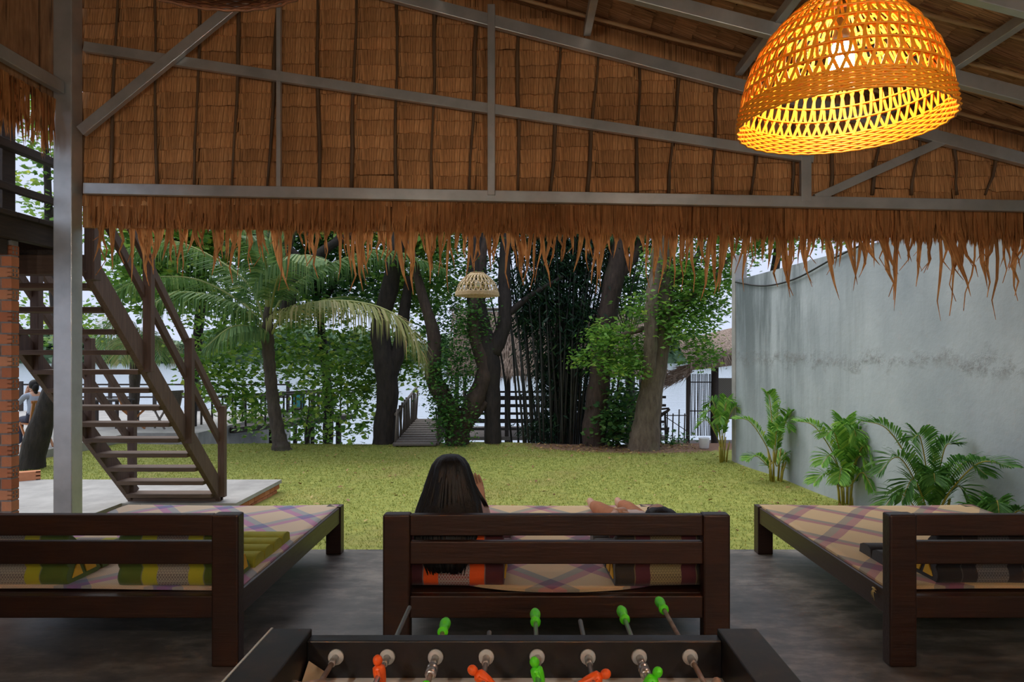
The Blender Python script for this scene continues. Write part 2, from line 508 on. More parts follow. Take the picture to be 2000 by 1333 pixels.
# ------------------------------------------------------------------ mesh helpers
class MB:
    def __init__(self):
        self.v, self.f, self.mi, self.cur = [], [], [], 0
        self.smooth = []
        self.sm = False

    def face(self, idx):
        self.f.append(tuple(idx))
        self.mi.append(self.cur)
        self.smooth.append(self.sm)

    def verts(self, pts):
        n = len(self.v)
        self.v.extend([tuple(p) for p in pts])
        return n

    def box(self, c, s, rot=None):
        c = Vector(c)
        h = [q / 2 for q in s]
        pts = []
        for dz in (-1, 1):
            for dy in (-1, 1):
                for dx in (-1, 1):
                    p = Vector((dx * h[0], dy * h[1], dz * h[2]))
                    if rot is not None:
                        p = rot @ p
                    pts.append(c + p)
        n = self.verts(pts)
        for q in ((0, 2, 3, 1), (4, 5, 7, 6), (0, 1, 5, 4), (2, 6, 7, 3), (0, 4, 6, 2), (1, 3, 7, 5)):
            self.face([n + i for i in q])
        return self

    def mm(self, lo, hi):
        return self.box([(a + b) / 2 for a, b in zip(lo, hi)], [b - a for a, b in zip(lo, hi)])

    def beam(self, a, b, w, h, up=(0, 0, 1), ext=0.0):
        a, b = Vector(a), Vector(b)
        d = (b - a)
        L = d.length
        d.normalize()
        u = Vector(up)
        s = d.cross(u)
        if s.length < 1e-4:
            s = d.cross(Vector((0, 1, 0)))
        s.normalize()
        u = s.cross(d)
        R = Matrix((s, d, u)).transposed()
        return self.box((a + b) / 2, (w, L + 2 * ext, h), R)

    def tube(self, pts, radii, n=8, cap=True):
        pts = [Vector(p) for p in pts]
        if not hasattr(radii, '__len__'):
            radii = [radii] * len(pts)
        prev = None
        rings = []
        for i, p in enumerate(pts):
            t = (pts[min(i + 1, len(pts) - 1)] - pts[max(i - 1, 0)])
            if t.length < 1e-9:
                t = Vector((0, 0, 1))
            t.normalize()
            if prev is None:
                s = t.cross(Vector((0.03, 1, 0.02)))
                if s.length < 0.05:
                    s = t.cross(Vector((1, 0, 0)))
            else:
                s = prev - t * prev.dot(t)
            s.normalize()
            prev = s
            u = t.cross(s)
            rings.append(self.verts([p + (s * math.cos(k * 2 * math.pi / n) + u * math.sin(k * 2 * math.pi / n)) * radii[i] for k in range(n)]))
        sm = self.sm
        self.sm = True
        for a, b in zip(rings[:-1], rings[1:]):
            for k in range(n):
                self.face((a + k, a + (k + 1) % n, b + (k + 1) % n, b + k))
        self.sm = sm
        if cap:
            self.face([rings[0] + k for k in range(n)][::-1])
            self.face([rings[-1] + k for k in range(n)])
        return self

    def lathe(self, prof, n=24, c=(0, 0, 0), axis='z'):
        rings = []
        for r, z in prof:
            pts = []
            for k in range(n):
                a = 2 * math.pi * k / n
                q = (r * math.cos(a), r * math.sin(a), z)
                if axis == 'y':
                    q = (q[0], q[2], q[1])
                elif axis == 'x':
                    q = (q[2], q[0], q[1])
                pts.append(Vector(q) + Vector(c))
            rings.append(self.verts(pts))
        sm = self.sm
        self.sm = True
        for a, b in zip(rings[:-1], rings[1:]):
            for k in range(n):
                self.face((a + k, a + (k + 1) % n, b + (k + 1) % n, b + k))
        self.sm = sm
        self.face([rings[0] + k for k in range(n)][::-1])
        self.face([rings[-1] + k for k in range(n)])
        return self

    def ball(self, c, r, n=10, m=7):
        if not hasattr(r, '__len__'):
            r = (r, r, r)
        rings = []
        c = Vector(c)
        for i in range(1, m):
            th = math.pi * i / m
            rings.append(self.verts([c + Vector((r[0] * math.sin(th) * math.cos(2 * math.pi * k / n), r[1] * math.sin(th) * math.sin(2 * math.pi * k / n), r[2] * math.cos(th))) for k in range(n)]))
        t = self.verts([c + Vector((0, 0, r[2])), c - Vector((0, 0, r[2]))])
        sm = self.sm
        self.sm = True
        for a, b in zip(rings[:-1], rings[1:]):
            for k in range(n):
                self.face((a + k, b + k, b + (k + 1) % n, a + (k + 1) % n))
        for k in range(n):
            self.face((t, rings[0] + k, rings[0] + (k + 1) % n))
            self.face((t + 1, rings[-1] + (k + 1) % n, rings[-1] + k))
        self.sm = sm
        return self

    def mesh(self, name, mats):
        me = bpy.data.meshes.new(name)
        me.from_pydata(self.v, [], self.f)
        if not isinstance(mats, (list, tuple)):
            mats = [mats]
        for q in mats:
            me.materials.append(q)
        me.polygons.foreach_set('material_index', self.mi)
        me.polygons.foreach_set('use_smooth', self.smooth)
        me.update()
        return me

    def build(self, name, mats, parent=None, bevel=0.0):
        return link(name, self.mesh(name, mats), parent, bevel=bevel)


def link(name, me, parent=None, loc=None, rot=None, bevel=0.0):
    o = bpy.data.objects.new(name, me)
    COL.objects.link(o)
    if parent is not None:
        o.parent = parent
    if loc is not None:
        o.location = loc
    if rot is not None:
        o.rotation_euler = rot
    if bevel:
        bv = o.modifiers.new('edge_round', 'BEVEL')
        bv.width = bevel
        bv.segments = 2
        bv.limit_method = 'ANGLE'
    return o


def tag(o, label, cat=None, group=None, kind=None):
    o['label'] = label
    if cat:
        o['category'] = cat
    if group:
        o['group'] = group
    if kind:
        o['kind'] = kind
    return o


def empty(name, loc, label, cat, group=None, kind=None, rz=0.0):
    o = bpy.data.objects.new(name, None)
    o.empty_display_size = 0.1
    COL.objects.link(o)
    o.location = loc
    o.rotation_euler = (0, 0, rz)
    return tag(o, label, cat, group, kind)


def copy_tree(src, parent=None):
    c = src.copy()
    COL.objects.link(c)
    c.parent = parent
    for ch in list(src.children):
        copy_tree(ch, c)
    return c


def spline(pts, n):
    pts = [Vector(p) for p in pts]
    ext = [pts[0] * 2 - pts[1]] + pts + [pts[-1] * 2 - pts[-2]]
    out = []
    segs = len(pts) - 1
    for i in range(n + 1):
        t = i / n * segs
        k = min(int(t), segs - 1)
        u = t - k
        a, b, c, d = ext[k:k + 4]
        out.append(0.5 * ((2 * b) + (c - a) * u + (2 * a - 5 * b + 4 * c - d) * u * u + (3 * b - a - 3 * c + d) * u ** 3))
    return out


def lerpl(vals, n):
    m = len(vals) - 1
    out = []
    for i in range(n + 1):
        t = i / n * m
        k = min(int(t), m - 1)
        out.append(vals[k] + (vals[k + 1] - vals[k]) * (t - k))
    return out


def np_mesh(name, V, Fq, mats):
    me = bpy.data.meshes.new(name)
    k = Fq.shape[1]
    me.vertices.add(len(V))
    me.vertices.foreach_set('co', V.astype(np.float32).ravel())
    me.loops.add(Fq.size)
    me.loops.foreach_set('vertex_index', Fq.astype(np.int32).ravel())
    me.polygons.add(len(Fq))
    me.polygons.foreach_set('loop_start', np.arange(len(Fq), dtype=np.int32) * k)
    if not isinstance(mats, (list, tuple)):
        mats = [mats]
    for q in mats:
        me.materials.append(q)
    me.update(calc_edges=True)
    return me


def leaves(name, C, size, mats, wide=0.75, flat=0.5, jitter=0.35, hang=0.0):
    """C: n x 3 leaf base points; one kite-shaped leaf at each"""
    n = len(C)
    s = size * (1 - jitter + 2 * jitter * RNG.random(n))
    a = RNG.random(n) * 2 * np.pi
    d = np.stack([np.cos(a), np.sin(a), (RNG.random(n) - 0.5) * 1.2 - hang], 1)
    d /= np.linalg.norm(d, axis=1)[:, None]
    nr = RNG.normal(size=(n, 3)) * flat
    nr[:, 2] += 0.8
    side = np.cross(d, nr)
    side /= np.linalg.norm(side, axis=1)[:, None] + 1e-9
    nn = np.cross(side, d)
    L = s[:, None]
    v0 = C
    v1 = C + d * L * 0.4 + side * L * wide * 0.5 + nn * L * 0.08
    v2 = C + d * L
    v3 = C + d * L * 0.4 - side * L * wide * 0.5 + nn * L * 0.08
    V = np.stack([v0, v1, v2, v3], 1).reshape(-1, 3)
    Fq = np.arange(n * 4).reshape(n, 4)
    return np_mesh(name, V, Fq, mats)


def cloud(spec, tw=0.22, per=14):
    """spec rows: (px, py, Y, rx_px, ry_px, rY_m, n)  ->  clustered points inside ellipsoids"""
    out = []
    for px, py, Y, rx, ry, rY, n in spec:
        c = np.array(P(px, py, Y))
        R = np.array([rx * Y / F, rY, ry * Y / F])
        k = max(1, n // per)
        q = RNG.normal(size=(k, 3))
        q /= np.linalg.norm(q, axis=1)[:, None]
        q *= (RNG.random(k) ** 0.42)[:, None]
        cc = c + q * R
        idx = RNG.integers(0, k, n)
        out.append(cc[idx] + RNG.normal(size=(n, 3)) * np.array([tw, tw, tw * 0.75]))
    return np.concatenate(out)


# ================================================================== STRUCTURE
LZ = -0.35          # lawn level
SY = 5.758          # outer edge of the floor slab
GY = 5.78           # thatched gable plane
BY = 5.70           # steel frame plane

o = MB().mm((-4.0, -4.5, LZ), (4.5, SY, 0.0)).build('floor', M_FLOOR)
tag(o, 'polished dark grey concrete floor of the open shelter', 'floor', kind='structure')

# lawn: gently uneven sheet with real blades
nx, ny = 60, 50
xs = np.linspace(-16, 6.5, nx)
ys = np.linspace(5.7, 15.25, ny)
X, Yg = np.meshgrid(xs, ys)
Z = LZ + 0.02 * np.sin(X * 1.3 + Yg) + 0.015 * np.sin(Yg * 2.1 - X * 0.7)
V = np.stack([X.ravel(), Yg.ravel(), Z.ravel()], 1)
idx = np.arange(nx * ny).reshape(ny, nx)
Fq = np.stack([idx[:-1, :-1].ravel(), idx[:-1, 1:].ravel(), idx[1:, 1:].ravel(), idx[1:, :-1].ravel()], 1)
lawn = link('lawn', np_mesh('lawn', V, Fq, M_LAWN))
tag(lawn, 'short green lawn between the shelter and the river bank', 'lawn', kind='structure')
o = MB().mm((-30, 5.7, -2.2), (8.0, 15.25, LZ - 0.05)).mm((-30, -8, -1.2), (30, 5.7, LZ - 0.02)).build('ground', mat('soil', color=(0.16, 0.11, 0.075), rough=0.95))
tag(o, 'brown earth bank under the lawn', 'ground', kind='structure')
nb = 110000
bx = RNG.uniform(-9.0, 4.4, nb)
by = 6.9 + (15.2 - 6.9) * RNG.random(nb) ** 0.9
keep = ~((bx < -3.45) & (by < 9.85)) & ~((bx < -8.9) & (by > 12))
soil = ((bx - 2.6) * 0.36) ** 2 + ((by - 15.0) * 0.75) ** 2 < 0.75
keep &= ~(soil & (RNG.random(nb) < 0.85))
keep &= bx < 4.27 + 0.091 * (9.52 - by) - 0.07
bx, by = bx[keep], by[keep]
n = len(bx)
hh = RNG.uniform(0.008, 0.028, n)
a = RNG.random(n) * 2 * np.pi
w = RNG.uniform(0.004, 0.009, n)
base = np.stack([bx, by, LZ + 0.02 * np.sin(bx * 1.3 + by) + 0.015 * np.sin(by * 2.1 - bx * 0.7) - 0.012], 1)
sd = np.stack([np.cos(a) * w, np.sin(a) * w, np.zeros(n)], 1)
tip = base + np.stack([RNG.normal(size=n) * 0.025, RNG.normal(size=n) * 0.025, hh + 0.018], 1)
V = np.stack([base - sd, base + sd, tip], 1).reshape(-1, 3)
o = link('grass', np_mesh('grass', V, np.arange(n * 3).reshape(n, 3), M_BLADE))
tag(o, 'fine green and yellow grass blades covering the lawn', 'grass', kind='stuff')
nl = 900
lx = RNG.uniform(-6, 4.2, nl)
ly = RNG.uniform(7, 15, nl)
more = RNG.random(nl) < 0.62
lx[more] = RNG.normal(2.6, 1.6, more.sum())
ly[more] = RNG.normal(14.6, 0.5, more.sum())
k2 = (lx < 4.27 + 0.091 * (9.52 - ly) - 0.1) & (ly < 15.2) & ~((lx < -3.4) & (ly < 10))
C = np.stack([lx, ly, LZ + 0.02 * np.sin(lx * 1.3 + ly) + 0.015 * np.sin(ly * 2.1 - lx * 0.7) + 0.02], 1)[k2]
o = link('leaf_litter', leaves('leaf_litter', C, 0.075, M_LITTER, flat=0.12, wide=0.55))
tag(o, 'brown and yellow fallen leaves scattered over the grass', 'fallen leaves', kind='stuff')

# river and far shore
o = MB().mm((-500, 15.25, -2.0), (500, 420, -1.6)).build('river', M_WATER)
tag(o, 'calm pale grey river beyond the trees', 'river', kind='structure')
n = 26000
fx = RNG.uniform(-240, 170, n)
top = 4.5 + 2.2 * np.sin(fx * 0.06) + 1.6 * np.sin(fx * 0.23 + 1) + 1.0 * np.sin(fx * 0.61)
C = np.stack([fx, 236 + RNG.random(n) * 14, -1.8 + RNG.random(n) ** 0.6 * (top + 5.0)], 1)
o = link('far_treeline', leaves('far_treeline', C, 2.6, M_FARTREE, wide=0.9, flat=1.2))
tag(o, 'hazy green line of trees along the far river shore', 'tree line', kind='stuff')
o = MB().mm((-500, 238, -2.0), (500, 262, 2.6)).build('far_bank', mat('far_bank_green', color=(0.16, 0.25, 0.13), rough=1))
tag(o, 'low green bank on the far side of the river', 'river bank', kind='structure')


# garden wall on the right: follows a slightly skewed line, level top
def wallx(Y):
    return 4.27 + 0.091 * (9.52 - Y)


m = MB()
ys = [-4.5 + i * (12.75 + 4.5) / 24 for i in range(25)]
ring = []
for Y in ys:
    x = wallx(Y)
    ring.append(m.verts([(x, Y, LZ - 0.3), (x, Y, 3.03), (x + 0.16, Y, 3.03), (x + 0.16, Y, LZ - 0.3)]))
for a, b in zip(ring[:-1], ring[1:]):
    for k in range(3):
        m.face((a + k, b + k, b + k + 1, a + k + 1))
m.face([ring[0] + k for k in range(4)])
m.face([ring[-1] + k for k in range(4)][::-1])
wall = m.build('wall_right', M_WALL)
tag(wall, 'tall grey rendered garden wall with dark water stains', 'wall', kind='structure')
# end pier of the wall
m = MB()
m.mm((wallx(12.75) - 0.02, 12.75, LZ - 0.2), (wallx(12.75) + 0.2, 12.95, 3.5))
m.build('end_pier', M_CONC, wall)
# cable sagging along the wall top
pts = spline([(wallx(12.7) - 0.03, 12.7, 2.99), (wallx(11.5) - 0.04, 11.5, 2.80), (wallx(10.4) - 0.04, 10.4, 2.80), (wallx(9.2) - 0.04, 9.2, 2.98), (wallx(8.2) - 0.04, 8.2, 3.06), (wallx(6) - 0.04, 6.0, 3.07)], 40)
o = MB().tube(pts, 0.014, 6).build('power_cable', M_CABLE)
tag(o, 'black cable drooping along the top of the grey wall', 'cable')

# left-hand thatch side wall of the shelter (runs towards the camera)
side = empty('wall_left', (-3.86, 0, 3.6), 'dark thatched side wall above the left eave beam', 'wall', kind='structure')
m = MB().mm((-0.03, -4.5, 0.1), (0.0, 5.62, 1.9))
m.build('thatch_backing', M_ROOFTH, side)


o = MB().mm((-3.9, -4.62, 0.0), (5.5, -4.5, 5.4)).build('wall_back_added', M_DARKWOOD)  # unseen wall, added to keep bluish sky light off the interior
tag(o, 'unseen dark timber wall added behind the viewer to shut out sky light', 'wall', kind='structure')
o = MB().mm((-4.02, -4.5, 0.0), (-3.9, 3.6, 3.72)).build('wall_left_lower', M_DARKWOOD)
tag(o, 'dark timber wall below the left eave, outside the view', 'wall', kind='structure')


def zraf(x):
    return 4.36 - 0.26 * x


def zlow(x):      # lower gable beam: centre line drops a little to the right
    return 3.03 - (x + 3.66) * 0.0185


def zmid(x):
    return 4.215 - (x + 3.66) * 0.153


# shingle meshes -----------------------------------------------------
def shingle_mesh(w, h, mat_, seed, name='shingle'):
    r = random.Random(seed)
    m = MB()
    nxs = 8
    top, bot, bot2 = [], [], []
    for i in range(nxs + 1):
        x = -w / 2 + w * i / nxs
        bulge = 0.006 * math.sin(i * 1.7 + seed)
        top.append((x, 0.0 + bulge * 0.4, h * 0.62))
        bot.append((x, -0.022 + bulge, -h * 0.5 + r.uniform(-0.008, 0.008)))
        bot2.append((x, -0.008 + bulge, -h * 0.5 + r.uniform(-0.008, 0.008)))
    a, b, c = m.verts(top), m.verts(bot), m.verts(bot2)
    for i in range(nxs):
        m.face((a + i, a + i + 1, b + i + 1, b + i))
        m.face((b + i, b + i + 1, c + i + 1, c + i))
    return m.mesh(name, mat_)


PW, PH = 0.335, 0.118
gable = empty('wall_front', (0, GY, 2.75), 'brown nipa-palm thatched gable wall over the open front', 'wall', kind='structure')
m = MB()
bl, br = -3.75, 4.75
n0 = m.verts([(bl, 0.03, -0.02), (br, 0.03, -0.02 - 0.10), (br, 0.03, zraf(br) + 0.25 - 2.75), (bl, 0.03, zraf(bl) + 0.3 - 2.75)])
n1 = m.verts([(bl, 0.07, -0.02), (br, 0.07, -0.02 - 0.10), (br, 0.07, zraf(br) + 0.25 - 2.75), (bl, 0.07, zraf(bl) + 0.3 - 2.75)])
m.face((n0, n0 + 1, n0 + 2, n0 + 3))
m.face((n1 + 3, n1 + 2, n1 + 1, n1))
for k in range(4):
    m.face((n0 + k, n1 + k, n1 + (k + 1) % 4, n0 + (k + 1) % 4))
m.build('thatch_backing', M_THATCH, gable)
sh = [shingle_mesh(PW * 1.02, PH * 1.12, M_THATCH, s) for s in range(8)]
cells = []
ncol = 25
for r in range(18):
    z = 2.98 + r * PH
    for c in range(ncol):
        x = bl + 0.17 + c * PW
        if z - 0.03 > zraf(x) + 0.05 or z > 4.76:
            continue
        if x > 4.4:
            continue
        cells.append((x, z))
for x, z in cells[:330]:
    o = link('thatch_shingle', random.choice(sh), gable, loc=(x + random.uniform(-0.012, 0.012), random.uniform(-0.006, 0.004), z - 2.75 + random.uniform(-0.018, 0.018)), rot=(random.uniform(-0.03, 0.03), random.uniform(-0.025, 0.025), random.uniform(-0.02, 0.02)))
# dark slightly leaning bamboo ribs
for c in range(ncol + 1):
    x = bl + c * PW + random.uniform(-0.03, 0.03)
    if x > 4.35:
        continue
    lean = random.uniform(-0.03, 0.13)
    zt = min(zraf(x) + 0.05, 5.2)
    L = zt - 2.99
    pts = [(x - lean * 0.5 + lean * t + 0.008 * math.sin(9 * t + c), -0.035, 2.99 - 2.75 + L * t) for t in (0, 0.2, 0.4, 0.6, 0.8, 1)]
    MB().tube(pts, [0.014 + 0.004 * math.sin(c + i) for i in range(6)], 6).build('bamboo_rib', M_RIB, gable)


# hanging fringe -----------------------------------------------------
def strand_mesh(seed, mat_, L=1.0):
    r = random.Random(seed)
    m = MB()
    bend = r.uniform(-0.10, 0.10)
    w = r.uniform(0.8, 1.3)
    segs = 5
    rows = []
    for i in range(segs + 1):
        t = i / segs
        ww = 0.017 * w * (1 - 0.15 * t) * (1.0 if t < 0.5 else max(0.06, 1 - (t - 0.5) / 0.52))
        cx = bend * t * t
        cy = 0.05 * r.uniform(-1, 1) * t
        rows.append(m.verts([(cx - ww, cy, -t * L), (cx, cy - 0.006, -t * L), (cx + ww, cy, -t * L)]))
    for a, b in zip(rows[:-1], rows[1:]):
        m.face((a, a + 1, b + 1, b))
        m.face((a + 1, a + 2, b + 2, b + 1))
    return m.mesh('fringe_leaf', mat_)


st = [strand_mesh(s, M_FRINGE) for s in range(14)]
for i in range(280):
    x = -3.62 + (i + random.random()) / 280 * 8.0
    z0 = zlow(x) - 0.10 + random.uniform(-0.03, 0.05)
    long = random.random()
    L = random.uniform(0.30, 0.50) if long < 0.6 else random.uniform(0.48, 0.72)
    if x > 2.6 and long > 0.5:
        L *= random.uniform(1.0, 1.25)
    tilt = random.uniform(-0.10, 0.10)
    if x > 2.2 and random.random() < 0.4:
        tilt -= random.uniform(0.05, 0.3)
    o = link('fringe_leaf', random.choice(st), gable, loc=(x, random.uniform(-0.02, 0.09), z0 - 2.75), rot=(random.uniform(-0.06, 0.1), tilt, random.uniform(-0.6, 0.6)))
    o.scale = (random.uniform(0.7, 1.5), 1, L)


def fringe_mass(x0, x1, z0f, n, lo, hi, y0, y1, seed):
    r = np.random.default_rng(seed)
    x = r.uniform(x0, x1, n)
    L = r.uniform(lo, hi, n)
    y = r.uniform(y0, y1, n)
    zt = np.array([z0f(q) for q in x])
    w = r.uniform(0.008, 0.016, n)
    dx = r.normal(size=n) * 0.02
    dy = r.normal(size=n) * 0.012
    one = np.zeros(n)
    V = np.stack([np.stack([x - w, y, zt], 1), np.stack([x + w, y, zt], 1),
                  np.stack([x + w + dx * .6, y + dy * .6, zt - L * 0.7], 1), np.stack([x + dx, y + dy, zt - L], 1), np.stack([x - w + dx * .6, y + dy * .6, zt - L * 0.7], 1)], 1).reshape(-1, 3)
    return V, np.arange(n * 5).reshape(n, 5)


V, Fq = fringe_mass(-3.65, 4.5, lambda q: zlow(q) + 0.02 - 2.75, 5200, 0.20, 0.36, -0.03, 0.07, 5)
o = link('fringe_mass', np_mesh('fringe_mass', V, Fq, M_FRINGES), gable)
o['kind'] = 'stuff'
V, Fq = fringe_mass(-4.5, 5.6, lambda q: 0.14, 1500, 0.28, 0.52, -0.01, 0.04, 6)
V = V[:, [1, 0, 2]]
o = link('fringe_mass', np_mesh('fringe_mass', V, Fq, M_FRINGES), side)
o['kind'] = 'stuff'

# roof underside -------------------------------------------------------
roof = empty('ceiling', (0, 0, 4.36), 'sloping thatched roof seen from below with bamboo rods', 'roof', kind='structure')
m = MB()
ry0, ry1 = -4.8, 6.35
xl, xr = -4.3, 5.6
for dz in (0.26, 0.32):
    m.verts([(xl, ry0, -0.26 * xl + dz), (xr, ry0, -0.26 * xr + dz), (xr, ry1, -0.26 * xr + dz), (xl, ry1, -0.26 * xl + dz)])
m.face((0, 1, 2, 3)[::-1])
m.face((4, 5, 6, 7))
for k in range(4):
    m.face((k, (k + 1) % 4, 4 + (k + 1) % 4, 4 + k))
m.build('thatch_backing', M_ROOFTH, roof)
sl = math.atan(0.26)
RW, RH = 0.40, 0.175
rsh = [shingle_mesh(RW * 1.01, RH * 1.1, M_ROOFTH, s + 30) for s in range(8)]
ang = Matrix(((0, 0, 0), (0, 0, 0), (0, 0, 0)))
rcells = []
for c in range(10):
    Y = 5.52 - c * RW
    for r in range(40):
        x = -1.6 + r * RH * math.cos(sl)
        pz = zraf(x) + 0.2
        if Y < 1.9:
            continue
        px = CX + x * F / Y
        py = HZ - (pz - CH) * F / Y
        if -60 < py and px < 2080:
            rcells.append((Y, x))
rcells.sort(key=lambda q: -q[0])
# local frame of a roof shingle: width runs along world Y, height up the slope, outer face up
ex = Vector((0, 1, 0))
ez = Vector((-math.cos(sl), 0, math.sin(sl)))
ey = ez.cross(ex)
Rm = Matrix((ex, ey, ez)).transposed()
if (Rm @ Vector((0, -1, 0))).z > 0:      # shingle edge (local -y) must face down into the room
    ex = -ex
    ey = ez.cross(ex)
    Rm = Matrix((ex, ey, ez)).transposed()
re = Rm.to_euler()
for Y, x in rcells[:300]:
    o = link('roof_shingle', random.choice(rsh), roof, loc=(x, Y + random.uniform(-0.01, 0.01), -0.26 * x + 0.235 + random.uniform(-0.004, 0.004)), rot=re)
for i in range(12):
    Y = 5.60 - i * RW * 0.985
    y_ = Y + random.uniform(-0.04, 0.04)
    pts = [(x, y_ + 0.012 * math.sin(x * 2 + i), -0.26 * x + 0.185) for x in np.linspace(-3.8, 5.2, 12)]
    MB().tube(pts, 0.016, 6).build('bamboo_rod', M_BAMBOO, roof)

# steel frame ----------------------------------------------------------
tr = empty('roof_truss', (0, BY, 0), 'galvanised steel gable truss across the open front', 'truss', kind='structure')


def bar(name, a, b, w, h, parent=tr, up=(0, 0, 1)):
    return MB().beam(a, b, w, h, up).build(name, M_STEEL, parent, bevel=0.004)


bar('lower_beam', (-3.66, 0, zlow(-3.66)), (4.6, 0, zlow(4.6)), 0.06, 0.092)
bar('middle_beam', (-3.66, 0, zmid(-3.66)), (2.42, 0, zmid(2.42)), 0.05, 0.082)
bar('top_chord', (-3.75, 0, zraf(-3.75)), (4.9, 0, zraf(4.9)), 0.06, 0.10)
x = (960 - CX) * BY / F
bar('king_post', (x, -0.03, zlow(x)), (x, -0.03, zraf(x) + 0.12), 0.062, 0.05, up=(0, 1, 0))
x = (545 - CX) * BY / F
bar('thin_post', (x, 0, zlow(x)), (x, 0, zraf(x)), 0.036, 0.04, up=(0, 1, 0))
x = (1572 - CX) * BY / F
bar('short_post', (x, -0.01, zlow(x)), (x, -0.01, zmid(x) + 0.0), 0.085, 0.05, up=(0, 1, 0))
a, b = P(1592, 388, BY), P(1850, 272, BY)
bar('diagonal_strut', (a.x, 0.0, a.z), (b.x, 0.0, b.z), 0.05, 0.07)
a, b = P(168, 262, BY), P(610, -100, BY)
bar('diagonal_brace', (a.x, -0.06, a.z), (b.x, -0.06, b.z), 0.05, 0.088)
# inner rafters and purlins
for i, Y in enumerate((4.80, 3.90, 3.0, 2.1, 0.8, -0.8, -2.4, -4.0)):
    rf = MB().beam((-3.75, 0, 0.02 + 0.26 * 3.75), (5.0, 0, 0.02 - 0.26 * 5.0), 0.06, 0.10).build('rafter', M_STEEL, bevel=0.004)
    rf.location = (0, Y, 4.36)
    lab = ('grey steel rafter nearest behind the front gable truss' if i == 0 else 'grey steel rafter crossing the top right corner of the roof' if i == 1 else 'grey steel rafter overhead towards the back of the shelter')
    tag(rf, lab, 'rafter', 'steel rafters under the thatch', 'structure')
for x, lab in ((-3.2, 'grey steel purlin highest up the roof at the far left'), (-1.95, 'grey steel purlin high in the roof, left of the central post'), (-0.72, 'grey steel purlin just left of the central post top'), (0.53, 'shiny grey steel purlin with a bright glint, right of the central post'), (1.79, 'grey steel purlin running behind the left edge of the lit basket lamp'), (3.03, 'dark grey steel purlin to the right of the lit basket lamp'), (4.2, 'grey steel purlin lowest on the roof near the right wall')):
    pu = MB().mm((-0.03, -4.5 - 0, -0.035), (0.03, BY - 0.03, 0.035)).build('purlin', M_STEEL, bevel=0.004)
    pu.location = (x, 0, zraf(x) + 0.105)
    tag(pu, lab, 'purlin', 'steel purlins under the thatch', 'structure')

col = MB().mm((-0.076, -0.07, 0), (0.076, 0.07, 5.3)).build('steel_column', M_STEEL, bevel=0.006)
col.location = (-3.775, 5.66, 0)
tag(col, 'square galvanised steel column at the front left corner of the shelter', 'column', kind='structure')
eb = MB().mm((-0.03, -4.4, -0.05), (0.03, 5.58, 0.05)).build('eave_beam', M_STEEL, bevel=0.004)
eb.location = (-3.78, 0, 3.83)
tag(eb, 'dark steel beam running along the left eave towards the column', 'beam', kind='structure')


